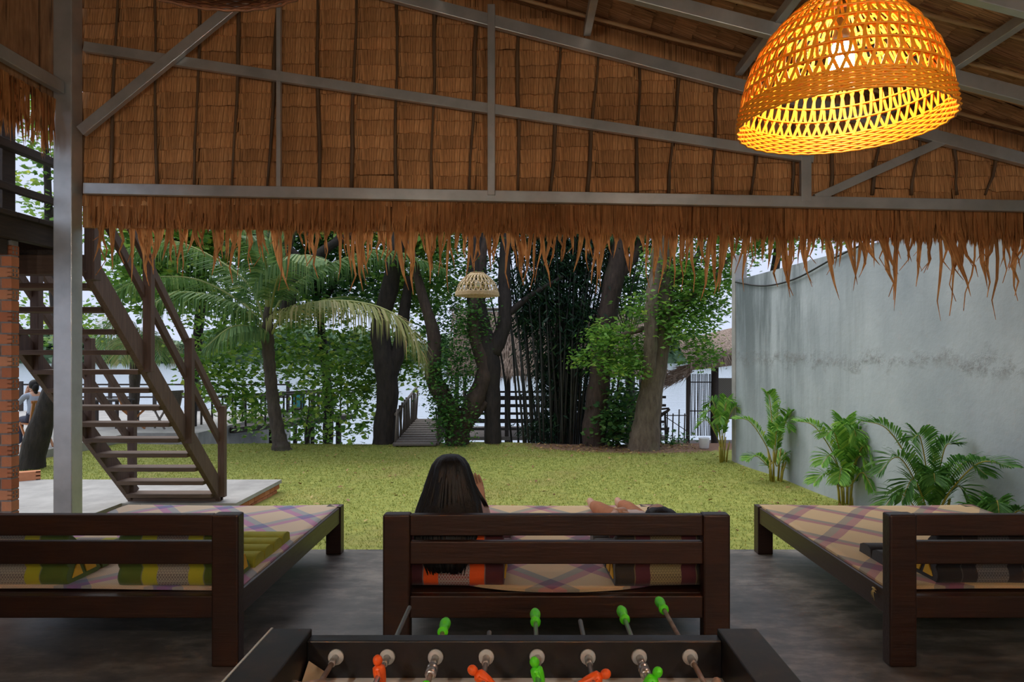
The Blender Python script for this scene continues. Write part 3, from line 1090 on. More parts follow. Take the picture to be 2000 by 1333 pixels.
# ================================================================== BEDS
def make_bed(x0, x1, label, mat_cloth, mlabel, arc):
    y0, y1 = 3.588, 5.713
    root = empty('daybed', ((x0 + x1) / 2, (y0 + y1) / 2, 0), label, 'bed', 'dark wooden daybeds')
    cx, cy = (x0 + x1) / 2, (y0 + y1) / 2
    hw = (x1 - x0) / 2
    hl = (y1 - y0) / 2

    def b(name, lo, hi, mt, bev=0.006):
        return MB().mm(lo, hi).build(name, mt, root, bevel=bev)
    pw = 0.142
    for s in (-1, 1):
        xa, xb = (-hw, -hw + pw) if s < 0 else (hw - pw, hw)
        b('head_post', (xa, -hl, 0), (xb, -hl + 0.085, 0.803), M_WOODBED, 0.01)
        fa, fb = (-hw, -hw + 0.125) if s < 0 else (hw - 0.125, hw)
        b('leg', (fa, hl - 0.10, 0), (fb, hl, 0.394), M_WOODBED)
        sa, sb = (-hw + 0.01, -hw + 0.055) if s < 0 else (hw - 0.055, hw - 0.01)
        b('side_rail', (sa, -hl + 0.085, 0.255), (sb, hl - 0.10, 0.385), M_WOODBEDY)
    b('top_rail', (-hw + pw, -hl + 0.012, 0.690), (hw - pw, -hl + 0.062, 0.801), M_WOODBED)
    b('middle_rail', (-hw + pw, -hl + 0.012, 0.540), (hw - pw, -hl + 0.055, 0.660), M_WOODBED)
    b('lower_rail', (-hw + pw, -hl + 0.012, 0.255), (hw - pw, -hl + 0.065, 0.372), M_WOODBED)
    b('foot_rail', (-hw + 0.125, hl - 0.07, 0.255), (hw - 0.125, hl - 0.02, 0.385), M_WOODBED)
    k = 9
    for i in range(k):
        ya = -hl + 0.07 + i * (2 * hl - 0.15) / k
        b('slat', (-hw + 0.055, ya, 0.352), (hw - 0.055, ya + (2 * hl - 0.15) / k - 0.012, 0.372), M_WOODBED, 0.003)
    # woven mat
    m = MB()
    nn = 28
    lo_y, hi_y = -hl + (0.03 if arc else 0.09), hl - 0.03
    grid = []
    for layer in (0, 1):
        rows = []
        for j in range(nn + 1):
            v = j / nn
            row = []
            for i in range(nn + 1):
                u = i / nn * 2 - 1
                x = u * (hw - (0.15 if (arc and v < 0.03) else 0.03))
                ylo = lo_y + arc * abs(u) ** 2.2
                if arc > 0:
                    yy = ylo + (hi_y - ylo) * v
                else:
                    yy = lo_y + (hi_y - lo_y) * v
                z = 0.3735 + (0.014 if layer else 0.0)
                z += 0.004 * (1 + math.sin(x * 3 + yy * 4)) + 0.0025 * (1 + math.sin(yy * 11 + x * 2))
                if j == nn and layer:
                    z -= 0.002
                row.append((x, yy, z))
            rows.append(m.verts(row))
        grid.append(rows)
    m.sm = True
    for j in range(nn):
        for i in range(nn):
            a, c = grid[1][j] + i, grid[1][j + 1] + i
            m.face((a, a + 1, c + 1, c))
            a, c = grid[0][j] + i, grid[0][j + 1] + i
            m.face((a, c, c + 1, a + 1))
    m.sm = False
    for i in range(nn):
        m.face((grid[0][0] + i, grid[0][0] + i + 1, grid[1][0] + i + 1, grid[1][0] + i))
        m.face((grid[0][nn] + i, grid[1][nn] + i, grid[1][nn] + i + 1, grid[0][nn] + i + 1))
        m.face((grid[0][i], grid[1][i], grid[1][i + 1], grid[0][i + 1]))
        m.face((grid[0][i] + nn, grid[0][i + 1] + nn, grid[1][i + 1] + nn, grid[1][i] + nn))
    mt = m.build('woven_mat', mat_cloth)
    mt.location = (cx, cy, 0)
    tag(mt, mlabel, 'mat', 'woven sleeping mats')
    return root


make_bed(-3.32, -1.50, 'dark wooden daybed beside the steel column, with green cushions', M_MATL, 'beige mat with violet and teal checks on the bed by the steel column', 0.0)
make_bed(-0.74, 1.09, 'dark wooden daybed in the middle, behind the long-haired woman', M_MATM, 'beige mat with rose and grey checks on the middle bed', 0.30)
make_bed(1.93, 3.76, 'dark wooden daybed next to the grey wall, with a black cushion', M_MATR, 'ochre mat with wine-red checks on the bed next to the grey wall', 0.0)


# axe cushions: triangular prism of stuffed rolls with a fold-out pad
def axe_cushion(x, y, width, label, cl, rolls=2, pad=0, pad_x=0.0, rz=0.0, pad_w=None, height=0.285, pad_mat=None):
    root = empty('axe_cushion', (x, y, 0.394), label, 'cushion', 'triangular cushions on the daybeds', rz=rz)
    hw = width / 2
    # cross-section (y,z): bulging back, bulging slope
    Hh, D = height, 0.30
    sec = []
    for r in range(rolls + 1):
        for q in range(5):
            t = q / 5
            sec.append((-0.022 * math.sin(math.pi * t), Hh * (r + t) / (rolls + 1)))
    for r in range(3):
        for q in range(5):
            t = (r + q / 5) / 3
            bul = 0.02 * math.sin(math.pi * (q / 5))
            sec.append((D * t + bul * 0.68, Hh * (1 - t) + bul * 0.72))
    sec.append((D, 0.012))
    sec.append((D - 0.03, 0.0))
    sec.append((0.01, 0.0))
    m = MB()
    m.sm = True
    xs_ = [-hw, -hw + 0.012, -hw + 0.03, -hw * 0.5, 0, hw * 0.5, hw - 0.03, hw - 0.012, hw]
    rings = []
    cyy, czz = 0.1, 0.1
    for i, xx in enumerate(xs_):
        sc = 0.93 if i in (0, len(xs_) - 1) else (0.98 if i in (1, len(xs_) - 2) else 1.0)
        rings.append(m.verts([(xx, cyy + (a - cyy) * sc, max(0.0, czz * 0 + b_ * (1 if sc == 1 else sc))) for a, b_ in sec]))
    ns = len(sec)
    for a, b_ in zip(rings[:-1], rings[1:]):
        for k in range(ns):
            m.face((a + k, b_ + k, b_ + (k + 1) % ns, a + (k + 1) % ns))
    m.sm = False
    m.face([rings[0] + k for k in range(ns)])
    m.face([rings[-1] + k for k in range(ns)][::-1])
    m.build('cushion_body', cl, root)
    # end panels with yellow triangles sewn on
    for s in (-1, 1):
        xe = s * (hw + 0.001)
        for (ty, tz, q, flip) in ((0.03, 0.03, 0.085, 1), (0.11, 0.03, 0.085, -1), (0.15, 0.03, 0.085, 1), (0.035, 0.13, 0.08, -1), (0.09, 0.125, 0.075, 1)):
            m = MB()
            if flip > 0:
                tri = [(ty, tz), (ty + q, tz), (ty + q / 2, tz + q)]
            else:
                tri = [(ty, tz + q), (ty + q, tz + q), (ty + q / 2, tz)]
            a = m.verts([(xe, p_, q_) for p_, q_ in tri])
            b_ = m.verts([(xe + s * 0.006, p_, q_) for p_, q_ in tri])
            m.face((a, a + 1, a + 2))
            m.face((b_ + 2, b_ + 1, b_))
            for k in range(3):
                m.face((a + k, b_ + k, b_ + (k + 1) % 3, a + (k + 1) % 3))
            m.build('end_triangle', M_YELLOW, root)
    pw_ = (pad_w or width) / 2
    if pad:
        for i in range(pad):
            m = MB()
            m.sm = True
            prof = [(0.0, 0.002), (0.012, 0.055), (0.05, 0.07), (0.10, 0.07), (0.138, 0.055), (0.15, 0.002)]
            rr = [m.verts([(pad_x + xx, 0.30 + i * 0.152 + a, b_) for a, b_ in prof]) for xx in (-pw_, -pw_ + 0.015, pw_ - 0.015, pw_)]
            for a, b_ in zip(rr[:-1], rr[1:]):
                for k in range(5):
                    m.face((a + k, b_ + k, b_ + k + 1, a + k + 1))
                m.face((a + 5, b_ + 5, b_, a))
            m.sm = False
            m.face([rr[0] + k for k in range(6)])
            m.face([rr[-1] + k for k in range(6)][::-1])
            m.build('fold_out_roll', pad_mat or cl, root)
    return root


CYB = 3.705
axe_cushion(-1.895, CYB, 0.60, 'green and yellow triangular cushion at the open end of its bed, pad unfolded', M_CUSH_G, pad=4, pad_x=0.0, pad_w=0.64, pad_mat=cloth('olive_yellow_cloth', (0.36, 0.34, 0.03)))
axe_cushion(-2.78, CYB, 0.62, 'green and yellow triangular cushion nearest the left edge, yellow-toothed end showing', M_CUSH_G, pad=3)
axe_cushion(-0.375, CYB, 0.54, 'orange and maroon triangular cushion behind the long-haired woman', M_CUSH_O, pad=5, rz=-0.03)
axe_cushion(0.77, CYB, 0.55, 'dark brown triangular cushion with a woven gold centre on the middle bed', M_CUSH_B, pad=4, rz=0.05)
axe_cushion(2.56, CYB + 0.03, 0.60, 'black triangular cushion with yellow teeth on the bed next to the grey wall', M_CUSH_K, pad=2, pad_w=0.85)


# ================================================================== PEOPLE
def tube_pts(a, b, n=4):
    a, b = Vector(a), Vector(b)
    return [a + (b - a) * (i / n) for i in range(n + 1)]


def skinned(joints, bones, root, classify, mats, head=None, hands=()):
    names = list(joints)
    me = bpy.data.meshes.new('skeleton')
    me.from_pydata([joints[k][0] for k in names], [(names.index(a), names.index(b)) for a, b in bones], [])
    ob = bpy.data.objects.new('skeleton', me)
    COL.objects.link(ob)
    ob.modifiers.new('skin', 'SKIN')
    if not me.skin_vertices:
        me.skin_vertices.new() if hasattr(me.skin_vertices, 'new') else None
    for i, k in enumerate(names):
        sv = me.skin_vertices[0].data[i]
        r = joints[k][1]
        sv.radius = r if hasattr(r, '__len__') else (r, r)
        sv.use_root = (k == root)
    sub = ob.modifiers.new('sub', 'SUBSURF')
    sub.levels = 2
    sub.render_levels = 2
    bpy.context.view_layer.update()
    dg = bpy.context.evaluated_depsgraph_get()
    em = bpy.data.meshes.new_from_object(ob.evaluated_get(dg))
    bpy.data.objects.remove(ob, do_unlink=True)
    m = MB()
    m.sm = True
    base = m.verts([v.co for v in em.vertices])
    jp = [Vector(joints[k][0]) for k in names]
    for p in em.polygons:
        c = Vector(p.center)
        near = names[min(range(len(jp)), key=lambda i: (jp[i] - c).length)]
        m.cur = classify(near, c)
        m.face([base + i for i in p.vertices])
    if head:
        hc, fwd, up, s = head
        add_head(m, Vector(hc), Vector(fwd), Vector(up), s)
    for wrist, direction, palm_n, s, curl in hands:
        add_hand(m, Vector(wrist), Vector(direction), Vector(palm_n), s, curl)
    return m


def add_head(m, c, fwd, up, s):
    fwd.normalize()
    side = fwd.cross(up).normalized()
    up = side.cross(fwd).normalized()
    n, k = 18, 14
    m.cur = 0
    m.sm = True
    rings = []

    def tf(x, y, z):
        return c + side * x * s + fwd * y * s + up * z * s
    for i in range(k + 1):
        th = math.pi * i / k
        z = 0.118 * math.cos(th)
        rr = math.sin(th)
        row = []
        for j in range(n):
            a = 2 * math.pi * j / n
            x = 0.076 * rr * math.cos(a)
            y = 0.095 * rr * math.sin(a)
            if z < 0:
                x *= 1 + 0.9 * z
                y *= 1 + 0.3 * z
            front = math.sin(a)
            if front > 0.9 and -0.045 < z < 0.03:
                y += 0.02 * (1 - abs(z + 0.018) / 0.05)
            if front > 0.5 and -0.10 < z < -0.07:
                y += 0.008
            row.append(tf(x, y, z))
        rings.append(m.verts(row))
    for a, b in zip(rings[:-1], rings[1:]):
        for j in range(n):
            m.face((a + j, b + j, b + (j + 1) % n, a + (j + 1) % n))
    for sx in (-1, 1):
        m.cur = 3
        m.ball(tf(sx * 0.031, 0.083, 0.012), 0.0125 * s, 8, 6)
        m.cur = 0
        m.ball(tf(sx * 0.078, -0.005, -0.005), (0.012 * s, 0.02 * s, 0.03 * s), 8, 6)
    m.cur = 4
    m.ball(tf(0, 0.085, -0.058), (0.024 * s, 0.012 * s, 0.009 * s), 10, 6)
    m.cur = 0


def add_hand(m, w, d, nrm, s, curl):
    d.normalize()
    side = d.cross(nrm).normalized()
    nrm = side.cross(d).normalized()
    m.cur = 0
    m.sm = True
    # palm
    m.tube([w - d * 0.02 * s, w + d * 0.02 * s, w + d * 0.06 * s, w + d * 0.09 * s], [0.024 * s, 0.031 * s, 0.036 * s, 0.030 * s], 8)
    for i, L in enumerate((0.068, 0.078, 0.072, 0.056)):
        p = w + d * 0.085 * s + side * (0.027 - i * 0.018) * s
        pts = [p - d * 0.02 * s, p]
        dd = d.copy()
        for q in range(3):
            dd = (dd - nrm * curl * 0.55).normalized()
            p = p + dd * L * s / 2.6
            pts.append(p)
        m.tube(pts, [0.0095 * s, 0.0095 * s, 0.009 * s, 0.0085 * s, 0.006 * s], 7)
    p = w + d * 0.03 * s + side * 0.028 * s
    pts = [p]
    dd = (d * 0.6 + side * 0.8).normalized()
    for q in range(3):
        p = p + dd * 0.028 * s
        pts.append(p)
        dd = (dd + d * 0.25 - nrm * curl * 0.3).normalized()
    m.tube(pts, [0.012 * s, 0.0115 * s, 0.010 * s, 0.007 * s], 7)


def hair_loft(rings, n, seed, groove=0.008):
    """rings: (cx, cy, z, rx, ry)"""
    r = random.Random(seed)
    ph = [r.uniform(0, 6.28) for _ in range(6)]
    m = MB()
    m.sm = True
    rows = []
    for i, (cx, cy, z, rx, ry) in enumerate(rings):
        row = []
        for k in range(n):
            a = 2 * math.pi * k / n
            g = groove * (math.sin(9 * a + ph[0]) + 0.7 * math.sin(17 * a + ph[1]) + 0.5 * math.sin(31 * a + ph[2] + i * 0.2)) * min(1, i / 4)
            row.append((cx + (rx + g) * math.cos(a), cy + (ry + g * 0.7) * math.sin(a), z + (0.012 * math.sin(23 * a + ph[3]) if i == len(rings) - 1 else 0)))
        rows.append(m.verts(row))
    for a, b in zip(rows[:-1], rows[1:]):
        for k in range(n):
            m.face((a + k, b + k, b + (k + 1) % n, a + (k + 1) % n))
    m.face([rows[0] + k for k in range(n)])
    m.face([rows[-1] + k for k in range(n)][::-1])
    return m


# --- long-haired woman reclining against the orange cushion, facing the river
wx = P(878, 900, 3.9).x
J = {
    'pelvis': ((wx, 4.42, 0.50), (0.15, 0.105)),
    'belly': ((wx, 4.26, 0.585), (0.135, 0.095)),
    'chest': ((wx, 4.09, 0.70), (0.15, 0.10)),
    'neckbase': ((wx, 4.00, 0.80), (0.075, 0.06)),
    'neck': ((wx, 3.985, 0.86), (0.05, 0.05)),
    'shl': ((wx - 0.155, 4.02, 0.765), 0.055), 'elbl': ((wx - 0.23, 4.22, 0.60), 0.04), 'wrl': ((wx - 0.15, 4.43, 0.56), 0.027),
    'shr': ((wx + 0.155, 4.02, 0.765), 0.055), 'elbr': ((wx + 0.22, 4.14, 0.57), 0.04), 'wrr': ((wx + 0.17, 4.06, 0.80), 0.027),
    'hipl': ((wx - 0.09, 4.50, 0.485), 0.085), 'kneel': ((wx - 0.12, 4.90, 0.60), 0.06), 'ankl': ((wx - 0.12, 5.15, 0.45), 0.035), 'toel': ((wx - 0.12, 5.30, 0.43), 0.025),
    'hipr': ((wx + 0.09, 4.50, 0.485), 0.085), 'kneer': ((wx + 0.11, 4.92, 0.55), 0.06), 'ankr': ((wx + 0.11, 5.24, 0.45), 0.035), 'toer': ((wx + 0.11, 5.38, 0.43), 0.025),
}
B = [('pelvis', 'belly'), ('belly', 'chest'), ('chest', 'neckbase'), ('neckbase', 'neck'), ('neckbase', 'shl'), ('shl', 'elbl'), ('elbl', 'wrl'), ('neckbase', 'shr'), ('shr', 'elbr'), ('elbr', 'wrr'),
     ('pelvis', 'hipl'), ('hipl', 'kneel'), ('kneel', 'ankl'), ('ankl', 'toel'), ('pelvis', 'hipr'), ('hipr', 'kneer'), ('kneer', 'ankr'), ('ankr', 'toer')]


def cls(near, c):
    if near in ('pelvis', 'belly', 'chest', 'shl', 'shr', 'neckbase'):
        return 1
    if near in ('hipl', 'hipr', 'kneel', 'kneer'):
        return 2
    return 0


m = skinned(J, B, 'pelvis', cls, None, head=((wx, 3.965, 0.945), (0.28, 0.95, 0.02), (0, -0.1, 1), 0.98),
            hands=[((wx + 0.17, 4.05, 0.80), (-0.25, 0.05, 0.9), (0, 1, 0.2), 0.95, 0.5), ((wx - 0.15, 4.44, 0.56), (0.4, 0.8, -0.1), (0, 0, 1), 0.95, 0.3)])
woman = empty('person', (wx, 4.3, 0.394), 'person with long straight black hair sitting on the middle bed, facing the river', 'person')
bo = m.build('body', [M_SKIN, M_MAUVE, M_DARKCLOTH, M_EYE, M_LIP], woman)
bo.location = (-wx, -4.3, -0.394)
hx = wx
hr = [(hx, 3.955, 1.068, 0.012, 0.012), (hx, 3.955, 1.064, 0.05, 0.055), (hx, 3.95, 1.045, 0.082, 0.09), (hx, 3.94, 1.012, 0.107, 0.108), (hx, 3.93, 0.965, 0.124, 0.110), (hx, 3.91, 0.90, 0.146, 0.098),
      (hx + 0.004, 3.875, 0.83, 0.168, 0.085), (hx + 0.006, 3.80, 0.765, 0.185, 0.065), (hx + 0.006, 3.735, 0.71, 0.180, 0.042), (hx + 0.008, 3.678, 0.655, 0.155, 0.024), (hx + 0.012, 3.660, 0.58, 0.12, 0.015), (hx + 0.014, 3.655, 0.52, 0.10, 0.012), (hx + 0.016, 3.655, 0.485, 0.075, 0.010)]
hm = hair_loft(hr, 72, 3, 0.0045)
# loose locks over the right shoulder and tips
rr_ = random.Random(5)
for i in range(60):
    k = rr_.uniform(-1, 1)
    q_ = math.sqrt(max(0, 1 - k * k))
    pts = spline([(hx + k * 0.03, 3.945 - 0.03 * q_, 1.062), (hx + k * 0.098, 3.94 - 0.098 * q_, 1.005), (hx + k * 0.137, 3.90 - 0.088 * q_, 0.89), (hx + k * 0.172, 3.84 - 0.07 * q_, 0.79), (hx + k * 0.172, 3.70 - 0.02 * q_, 0.70), (hx + k * 0.14, 3.652, 0.61), (hx + 0.01 + k * 0.10, 3.645, 0.50 + rr_.uniform(-0.035, 0.02))], 12)
    hm.tube(pts, [0.003, 0.007, 0.008, 0.009, 0.009, 0.009, 0.009, 0.009, 0.009, 0.008, 0.008, 0.006, 0.002], 5)
for i in range(5):
    pts = spline([(hx + 0.12, 3.93, 0.93), (hx + 0.165, 3.91, 0.86), (hx + 0.185 + 0.004 * i, 3.90, 0.81), (hx + 0.20 + 0.006 * i, 3.93, 0.765)], 8)
    hm.tube(pts, [0.006, 0.008, 0.008, 0.007, 0.006, 0.005, 0.004, 0.003, 0.001], 5)
ho = hm.build('hair', M_HAIR, woman)
ho.location = (-wx, -4.3, -0.394)

# --- second person lying down with the head on the dark brown cushion
lx_ = 0.80
J = {
    'pelvis': ((lx_ - 0.06, 4.75, 0.485), (0.145, 0.085)),
    'belly': ((lx_ - 0.04, 4.56, 0.49), (0.13, 0.085)),
    'chest': ((lx_ - 0.01, 4.33, 0.545), (0.15, 0.095)),
    'neckbase': ((lx_, 4.18, 0.60), (0.075, 0.06)),
    'neck': ((lx_, 4.11, 0.635), (0.05, 0.05)),
    'shl': ((lx_ - 0.16, 4.22, 0.575), 0.055), 'elbl': ((lx_ - 0.26, 4.46, 0.52), 0.042), 'wrl': ((lx_ - 0.16, 4.68, 0.565), 0.028),
    'shr': ((lx_ + 0.15, 4.22, 0.575), 0.055), 'elbr': ((lx_ + 0.23, 4.48, 0.50), 0.042), 'wrr': ((lx_ + 0.19, 4.72, 0.475), 0.028),
    'hipl': ((lx_ - 0.15, 4.86, 0.475), 0.075), 'kneel': ((lx_ - 0.23, 5.20, 0.475), 0.055), 'ankl': ((lx_ - 0.25, 5.48, 0.445), 0.035), 'toel': ((lx_ - 0.26, 5.58, 0.46), 0.025),
    'hipr': ((lx_ + 0.02, 4.87, 0.475), 0.075), 'kneer': ((lx_ - 0.01, 5.20, 0.48), 0.055), 'ankr': ((lx_ - 0.03, 5.50, 0.445), 0.035), 'toer': ((lx_ - 0.03, 5.60, 0.46), 0.025),
}


def cls2(near, c):
    if near in ('pelvis', 'belly', 'chest', 'shl', 'shr', 'neckbase'):
        return 1
    if near in ('hipl', 'hipr', 'kneel', 'kneer'):
        return 2
    return 0


m = skinned(J, B, 'pelvis', cls2, None, head=((lx_, 4.045, 0.665), (-0.25, 0.62, 0.72), (0, -0.75, 0.6), 0.95),
            hands=[((lx_ - 0.16, 4.69, 0.565), (0.6, 0.5, -0.1), (0, 0, 1), 0.95, 0.3), ((lx_ + 0.19, 4.73, 0.475), (0, 1, -0.05), (0, 0, 1), 0.95, 0.3)])
lying = empty('person', (lx_, 4.6, 0.394), 'person lying on the middle bed, only dark hair showing above the rail', 'person')
bo = m.build('body', [M_SKIN, M_PALECLOTH, M_RUST, M_EYE, M_LIP], lying)
bo.location = (-lx_, -4.6, -0.394)
hm = MB()
hm.sm = True
hm.ball((lx_, 4.005, 0.680), (0.092, 0.095, 0.078), 20, 14)
hm.ball((lx_ + 0.01, 3.95, 0.655), (0.085, 0.06, 0.06), 16, 10)
for i in range(20):
    a = -0.09 + 0.18 * i / 19
    hm.tube(spline([(lx_ + a * 0.7, 4.02, 0.735), (lx_ + a, 3.955, 0.715), (lx_ + a * 1.1, 3.90, 0.665)], 5), [0.006, 0.008, 0.008, 0.007, 0.005, 0.002], 5)
ho = hm.build('hair', M_HAIR, lying)
ho.location = (-lx_, -4.6, -0.394)


# ================================================================== BASKET LAMPS
def basket(name, loc, R, Hh, label, lit, mt, nst, top_z, group=None, small=False):
    root = empty(name, loc, label, 'lamp', group)

    def rad(t):        # t 0 rim .. 1 crown
        return R * (1 - 0.16 * t - 0.55 * t ** 3.0)

    def pt(a, t, off=0.0):
        r = rad(t) + off
        return Vector((r * math.cos(a), r * math.sin(a), Hh * t))
    # dense woven rim band: many stacked rings with a rope-like wobble
    m = MB()
    nb_ = 6 if small else 9
    band = 0.15
    for k in range(nb_):
        t = band * k / (nb_ - 1)
        pts = []
        for i in range(73):
            a = 2 * math.pi * i / 72
            pts.append(pt(a, t, 0.004 * (1 if (i + k) % 2 else -1)))
        m.tube(pts, Hh * band / (nb_ - 1) * 0.56, 5, cap=False)
    m.build('rim_band', mt, root)
    # leaning strips in crossing pairs
    m = MB()
    w = 2 * math.pi * R / nst * 0.16
    for i in range(nst):
        for s in (-1, 1):
            a0 = 2 * math.pi * i / nst
            rows = []
            ts = [0.13, 0.3, 0.45, 0.6, 0.75, 0.88, 0.97]
            for q, t in enumerate(ts):
                a = a0 + s * (0.35 * (t - 0.13)) * (1 if nst > 20 else 1.3) + (0.0 if q % 2 == 0 else s * 1.5 / nst)
                p = pt(a, t, 0.003 * s)
                tg = Vector((-math.sin(a), math.cos(a), 0))
                ww = w * (1 - 0.45 * t)
                nr = Vector((math.cos(a), math.sin(a), 0.2)) * 0.0012
                rows.append(m.verts([p - tg * ww - nr, p + tg * ww - nr, p + tg * ww + nr, p - tg * ww + nr]))
            for u, v in zip(rows[:-1], rows[1:]):
                for k in range(4):
                    m.face((u + k, u + (k + 1) % 4, v + (k + 1) % 4, v + k))
    m.build('lattice', mt, root)
    for t in ([0.27, 0.38, 0.49, 0.60, 0.70, 0.79, 0.87, 0.93, 0.975] if not small else [0.3, 0.45, 0.6, 0.75, 0.88, 0.96]):
        m = MB()
        for off in (-0.004, 0.004):
            m.tube([pt(2 * math.pi * i / 48, t, off) for i in range(49)], 0.0035, 5, cap=False)
        m.build('hoop', mt, root)
    # crown disc ring and cross sticks
    m = MB()
    rc = rad(0.985)
    for rr2 in (rc, rc * 0.8, rc * 0.62):
        m.tube([(rr2 * math.cos(2 * math.pi * i / 32), rr2 * math.sin(2 * math.pi * i / 32), Hh) for i in range(33)], 0.006, 5, cap=False)
    for k in range(6):
        a = math.pi * k / 6
        m.tube([(rc * math.cos(a), rc * math.sin(a), Hh), (-rc * math.cos(a), -rc * math.sin(a), Hh)], 0.005, 5)
    m.build('crown', mt, root)
    zb = Hh * 0.52
    MB().lathe([(0.012, Hh), (0.02, Hh - 0.02), (0.024, zb + 0.10), (0.030, zb + 0.085), (0.030, zb + 0.052)], 14).build('socket', M_BLACKPL, root)
    MB().lathe([(0.026, zb + 0.055), (0.038, zb + 0.04), (0.041, zb + 0.01), (0.041, zb - 0.022), (0.036, zb - 0.036), (0.012, zb - 0.042)], 16).build('bulb', (M_BULB2 if lit == 2 else M_BULB) if lit else M_BULBOFF, root)
    MB().tube([(0, 0, Hh - 0.01), (0.004, 0, (Hh + top_z) / 2), (0, 0, top_z)], 0.006, 6).build('hanging_cord', M_CABLE, root)
    return root


L1 = (1.10, 2.36, 2.443)
basket('basket_lamp', L1, 0.345, 0.43, 'large glowing yellow woven basket lamp hanging at upper right', True, M_WICKER, 56, zraf(1.1) + 0.02 - L1[2], 'basket lamps in the shelter')
L3 = P(350, 300, 1.72)
basket('basket_lamp', (L3.x, 1.72, 2.69), 0.345, 0.40, 'unlit dark basket lamp whose rim just shows at the top left', False, M_WICKERD, 46, zraf(L3.x) + 0.02 - 2.69, 'basket lamps in the shelter')
for x, y, lb in ((-2.0, -0.7, 'glowing basket lamp hanging behind the viewer on the left'), (0.2, -2.3, 'glowing basket lamp hanging behind the viewer in the middle'), (2.3, -0.9, 'glowing basket lamp hanging behind the viewer on the right')):
    basket('basket_lamp', (x, y, 2.45), 0.345, 0.40, lb, 2, M_WICKER, 22, zraf(x) + 0.02 - 2.45, 'basket lamps in the shelter')
cab = MB().tube(spline([(-0.60, 6.2, 4.62), (-0.64, 8.2, 4.50), (-0.69, 10.2, 4.52), (-0.85, 12.8, 4.75), P(932, 385, 15.05)], 24), 0.012, 6).build('overhead_cable', M_CABLE)
tag(cab, 'black cable from the roof edge to the forked tree carrying the outdoor lamp', 'cable')
L2 = P(932, 578, 10.2)
basket('basket_lamp', L2, 0.325, 0.34, 'pale unlit basket lamp hanging among the trees over the lawn', False, M_WICKERP, 26, 4.52 - L2.z, None, True)


# ================================================================== FOOSBALL TABLE
foos = empty('foosball_table', (-0.03, 1.75, 0), 'black foosball table with green handles and orange players in the foreground', 'foosball table')
FX, FY = -0.03, 1.75


def fb(name, lo, hi, mt, bev=0.004, parent=foos):
    return MB().mm((lo[0] - FX, lo[1] - FY, lo[2]), (hi[0] - FX, hi[1] - FY, hi[2])).build(name, mt, parent, bevel=bev)


ROD_Y = 2.095
rz_ = CH - (1283 - HZ) * ROD_Y / F
fb('far_side_panel', (-0.665, 2.095, 0.45), (0.61, 2.145, 0.768), M_LAM)
fb('near_side_panel', (-0.665, 1.36, 0.45), (0.61, 1.41, 0.768), M_LAM)
fb('end_panel', (-0.79, 1.36, 0.45), (-0.665, 2.15, 0.786), M_WORN)
fb('end_panel', (0.61, 1.36, 0.45), (0.735, 2.15, 0.786), M_WORN)
fb('playfield', (-0.665, 1.41, 0.640), (0.61, 2.095, 0.655), M_FIELD, 0)
fb('cabinet_bottom', (-0.66, 1.37, 0.45), (0.605, 2.14, 0.47), M_LAM)
fb('edge_trim', (-0.794, 1.36, 0.782), (-0.788, 2.15, 0.788), M_WASHER, 0)
for sx in (-0.74, 0.66):
    for sy in (1.40, 2.06):
        fb('leg', (sx, sy, 0.0), (sx + 0.075, sy + 0.06, 0.45), M_LAM)
# foam wedge lying in the corner
m = MB()
a = m.verts([(-0.66 - FX, 2.0 - FY, 0.655), (-0.60 - FX, 2.09 - FY, 0.672), (-0.66 - FX, 2.09 - FY, 0.655), (-0.655 - FX, 2.085 - FY, 0.712)])
for q in ((0, 1, 2), (0, 3, 1), (1, 3, 2), (2, 3, 0)):
    m.face([a + i for i in q])
m.build('corner_wedge', M_SPONGE, foos)


def player(mt, rod, y, ang):
    """moulded player on a rod, swung by ang about the rod (local y axis)"""
    m = MB()
    m.sm = True
    m.ball((0, 0, 0.040), (0.0145, 0.0145, 0.016), 10, 8)
    m.lathe([(0.008, 0.028), (0.018, 0.020), (0.019, 0.006), (0.017, -0.014), (0.014, -0.028), (0.011, -0.045), (0.012, -0.058), (0.013, -0.062)], 12)
    m.box((0, 0, -0.068), (0.022, 0.024, 0.016))
    for s in (-1, 1):
        m.tube([(0, s * 0.017, 0.018), (0.004, s * 0.022, 0.002), (0.006, s * 0.02, -0.012)], [0.006, 0.0055, 0.005], 6)
    o_ = m.build('player', mt, rod)
    o_.location = (0, y, 0)
    o_.rotation_euler = (0, ang, 0)
    return o_


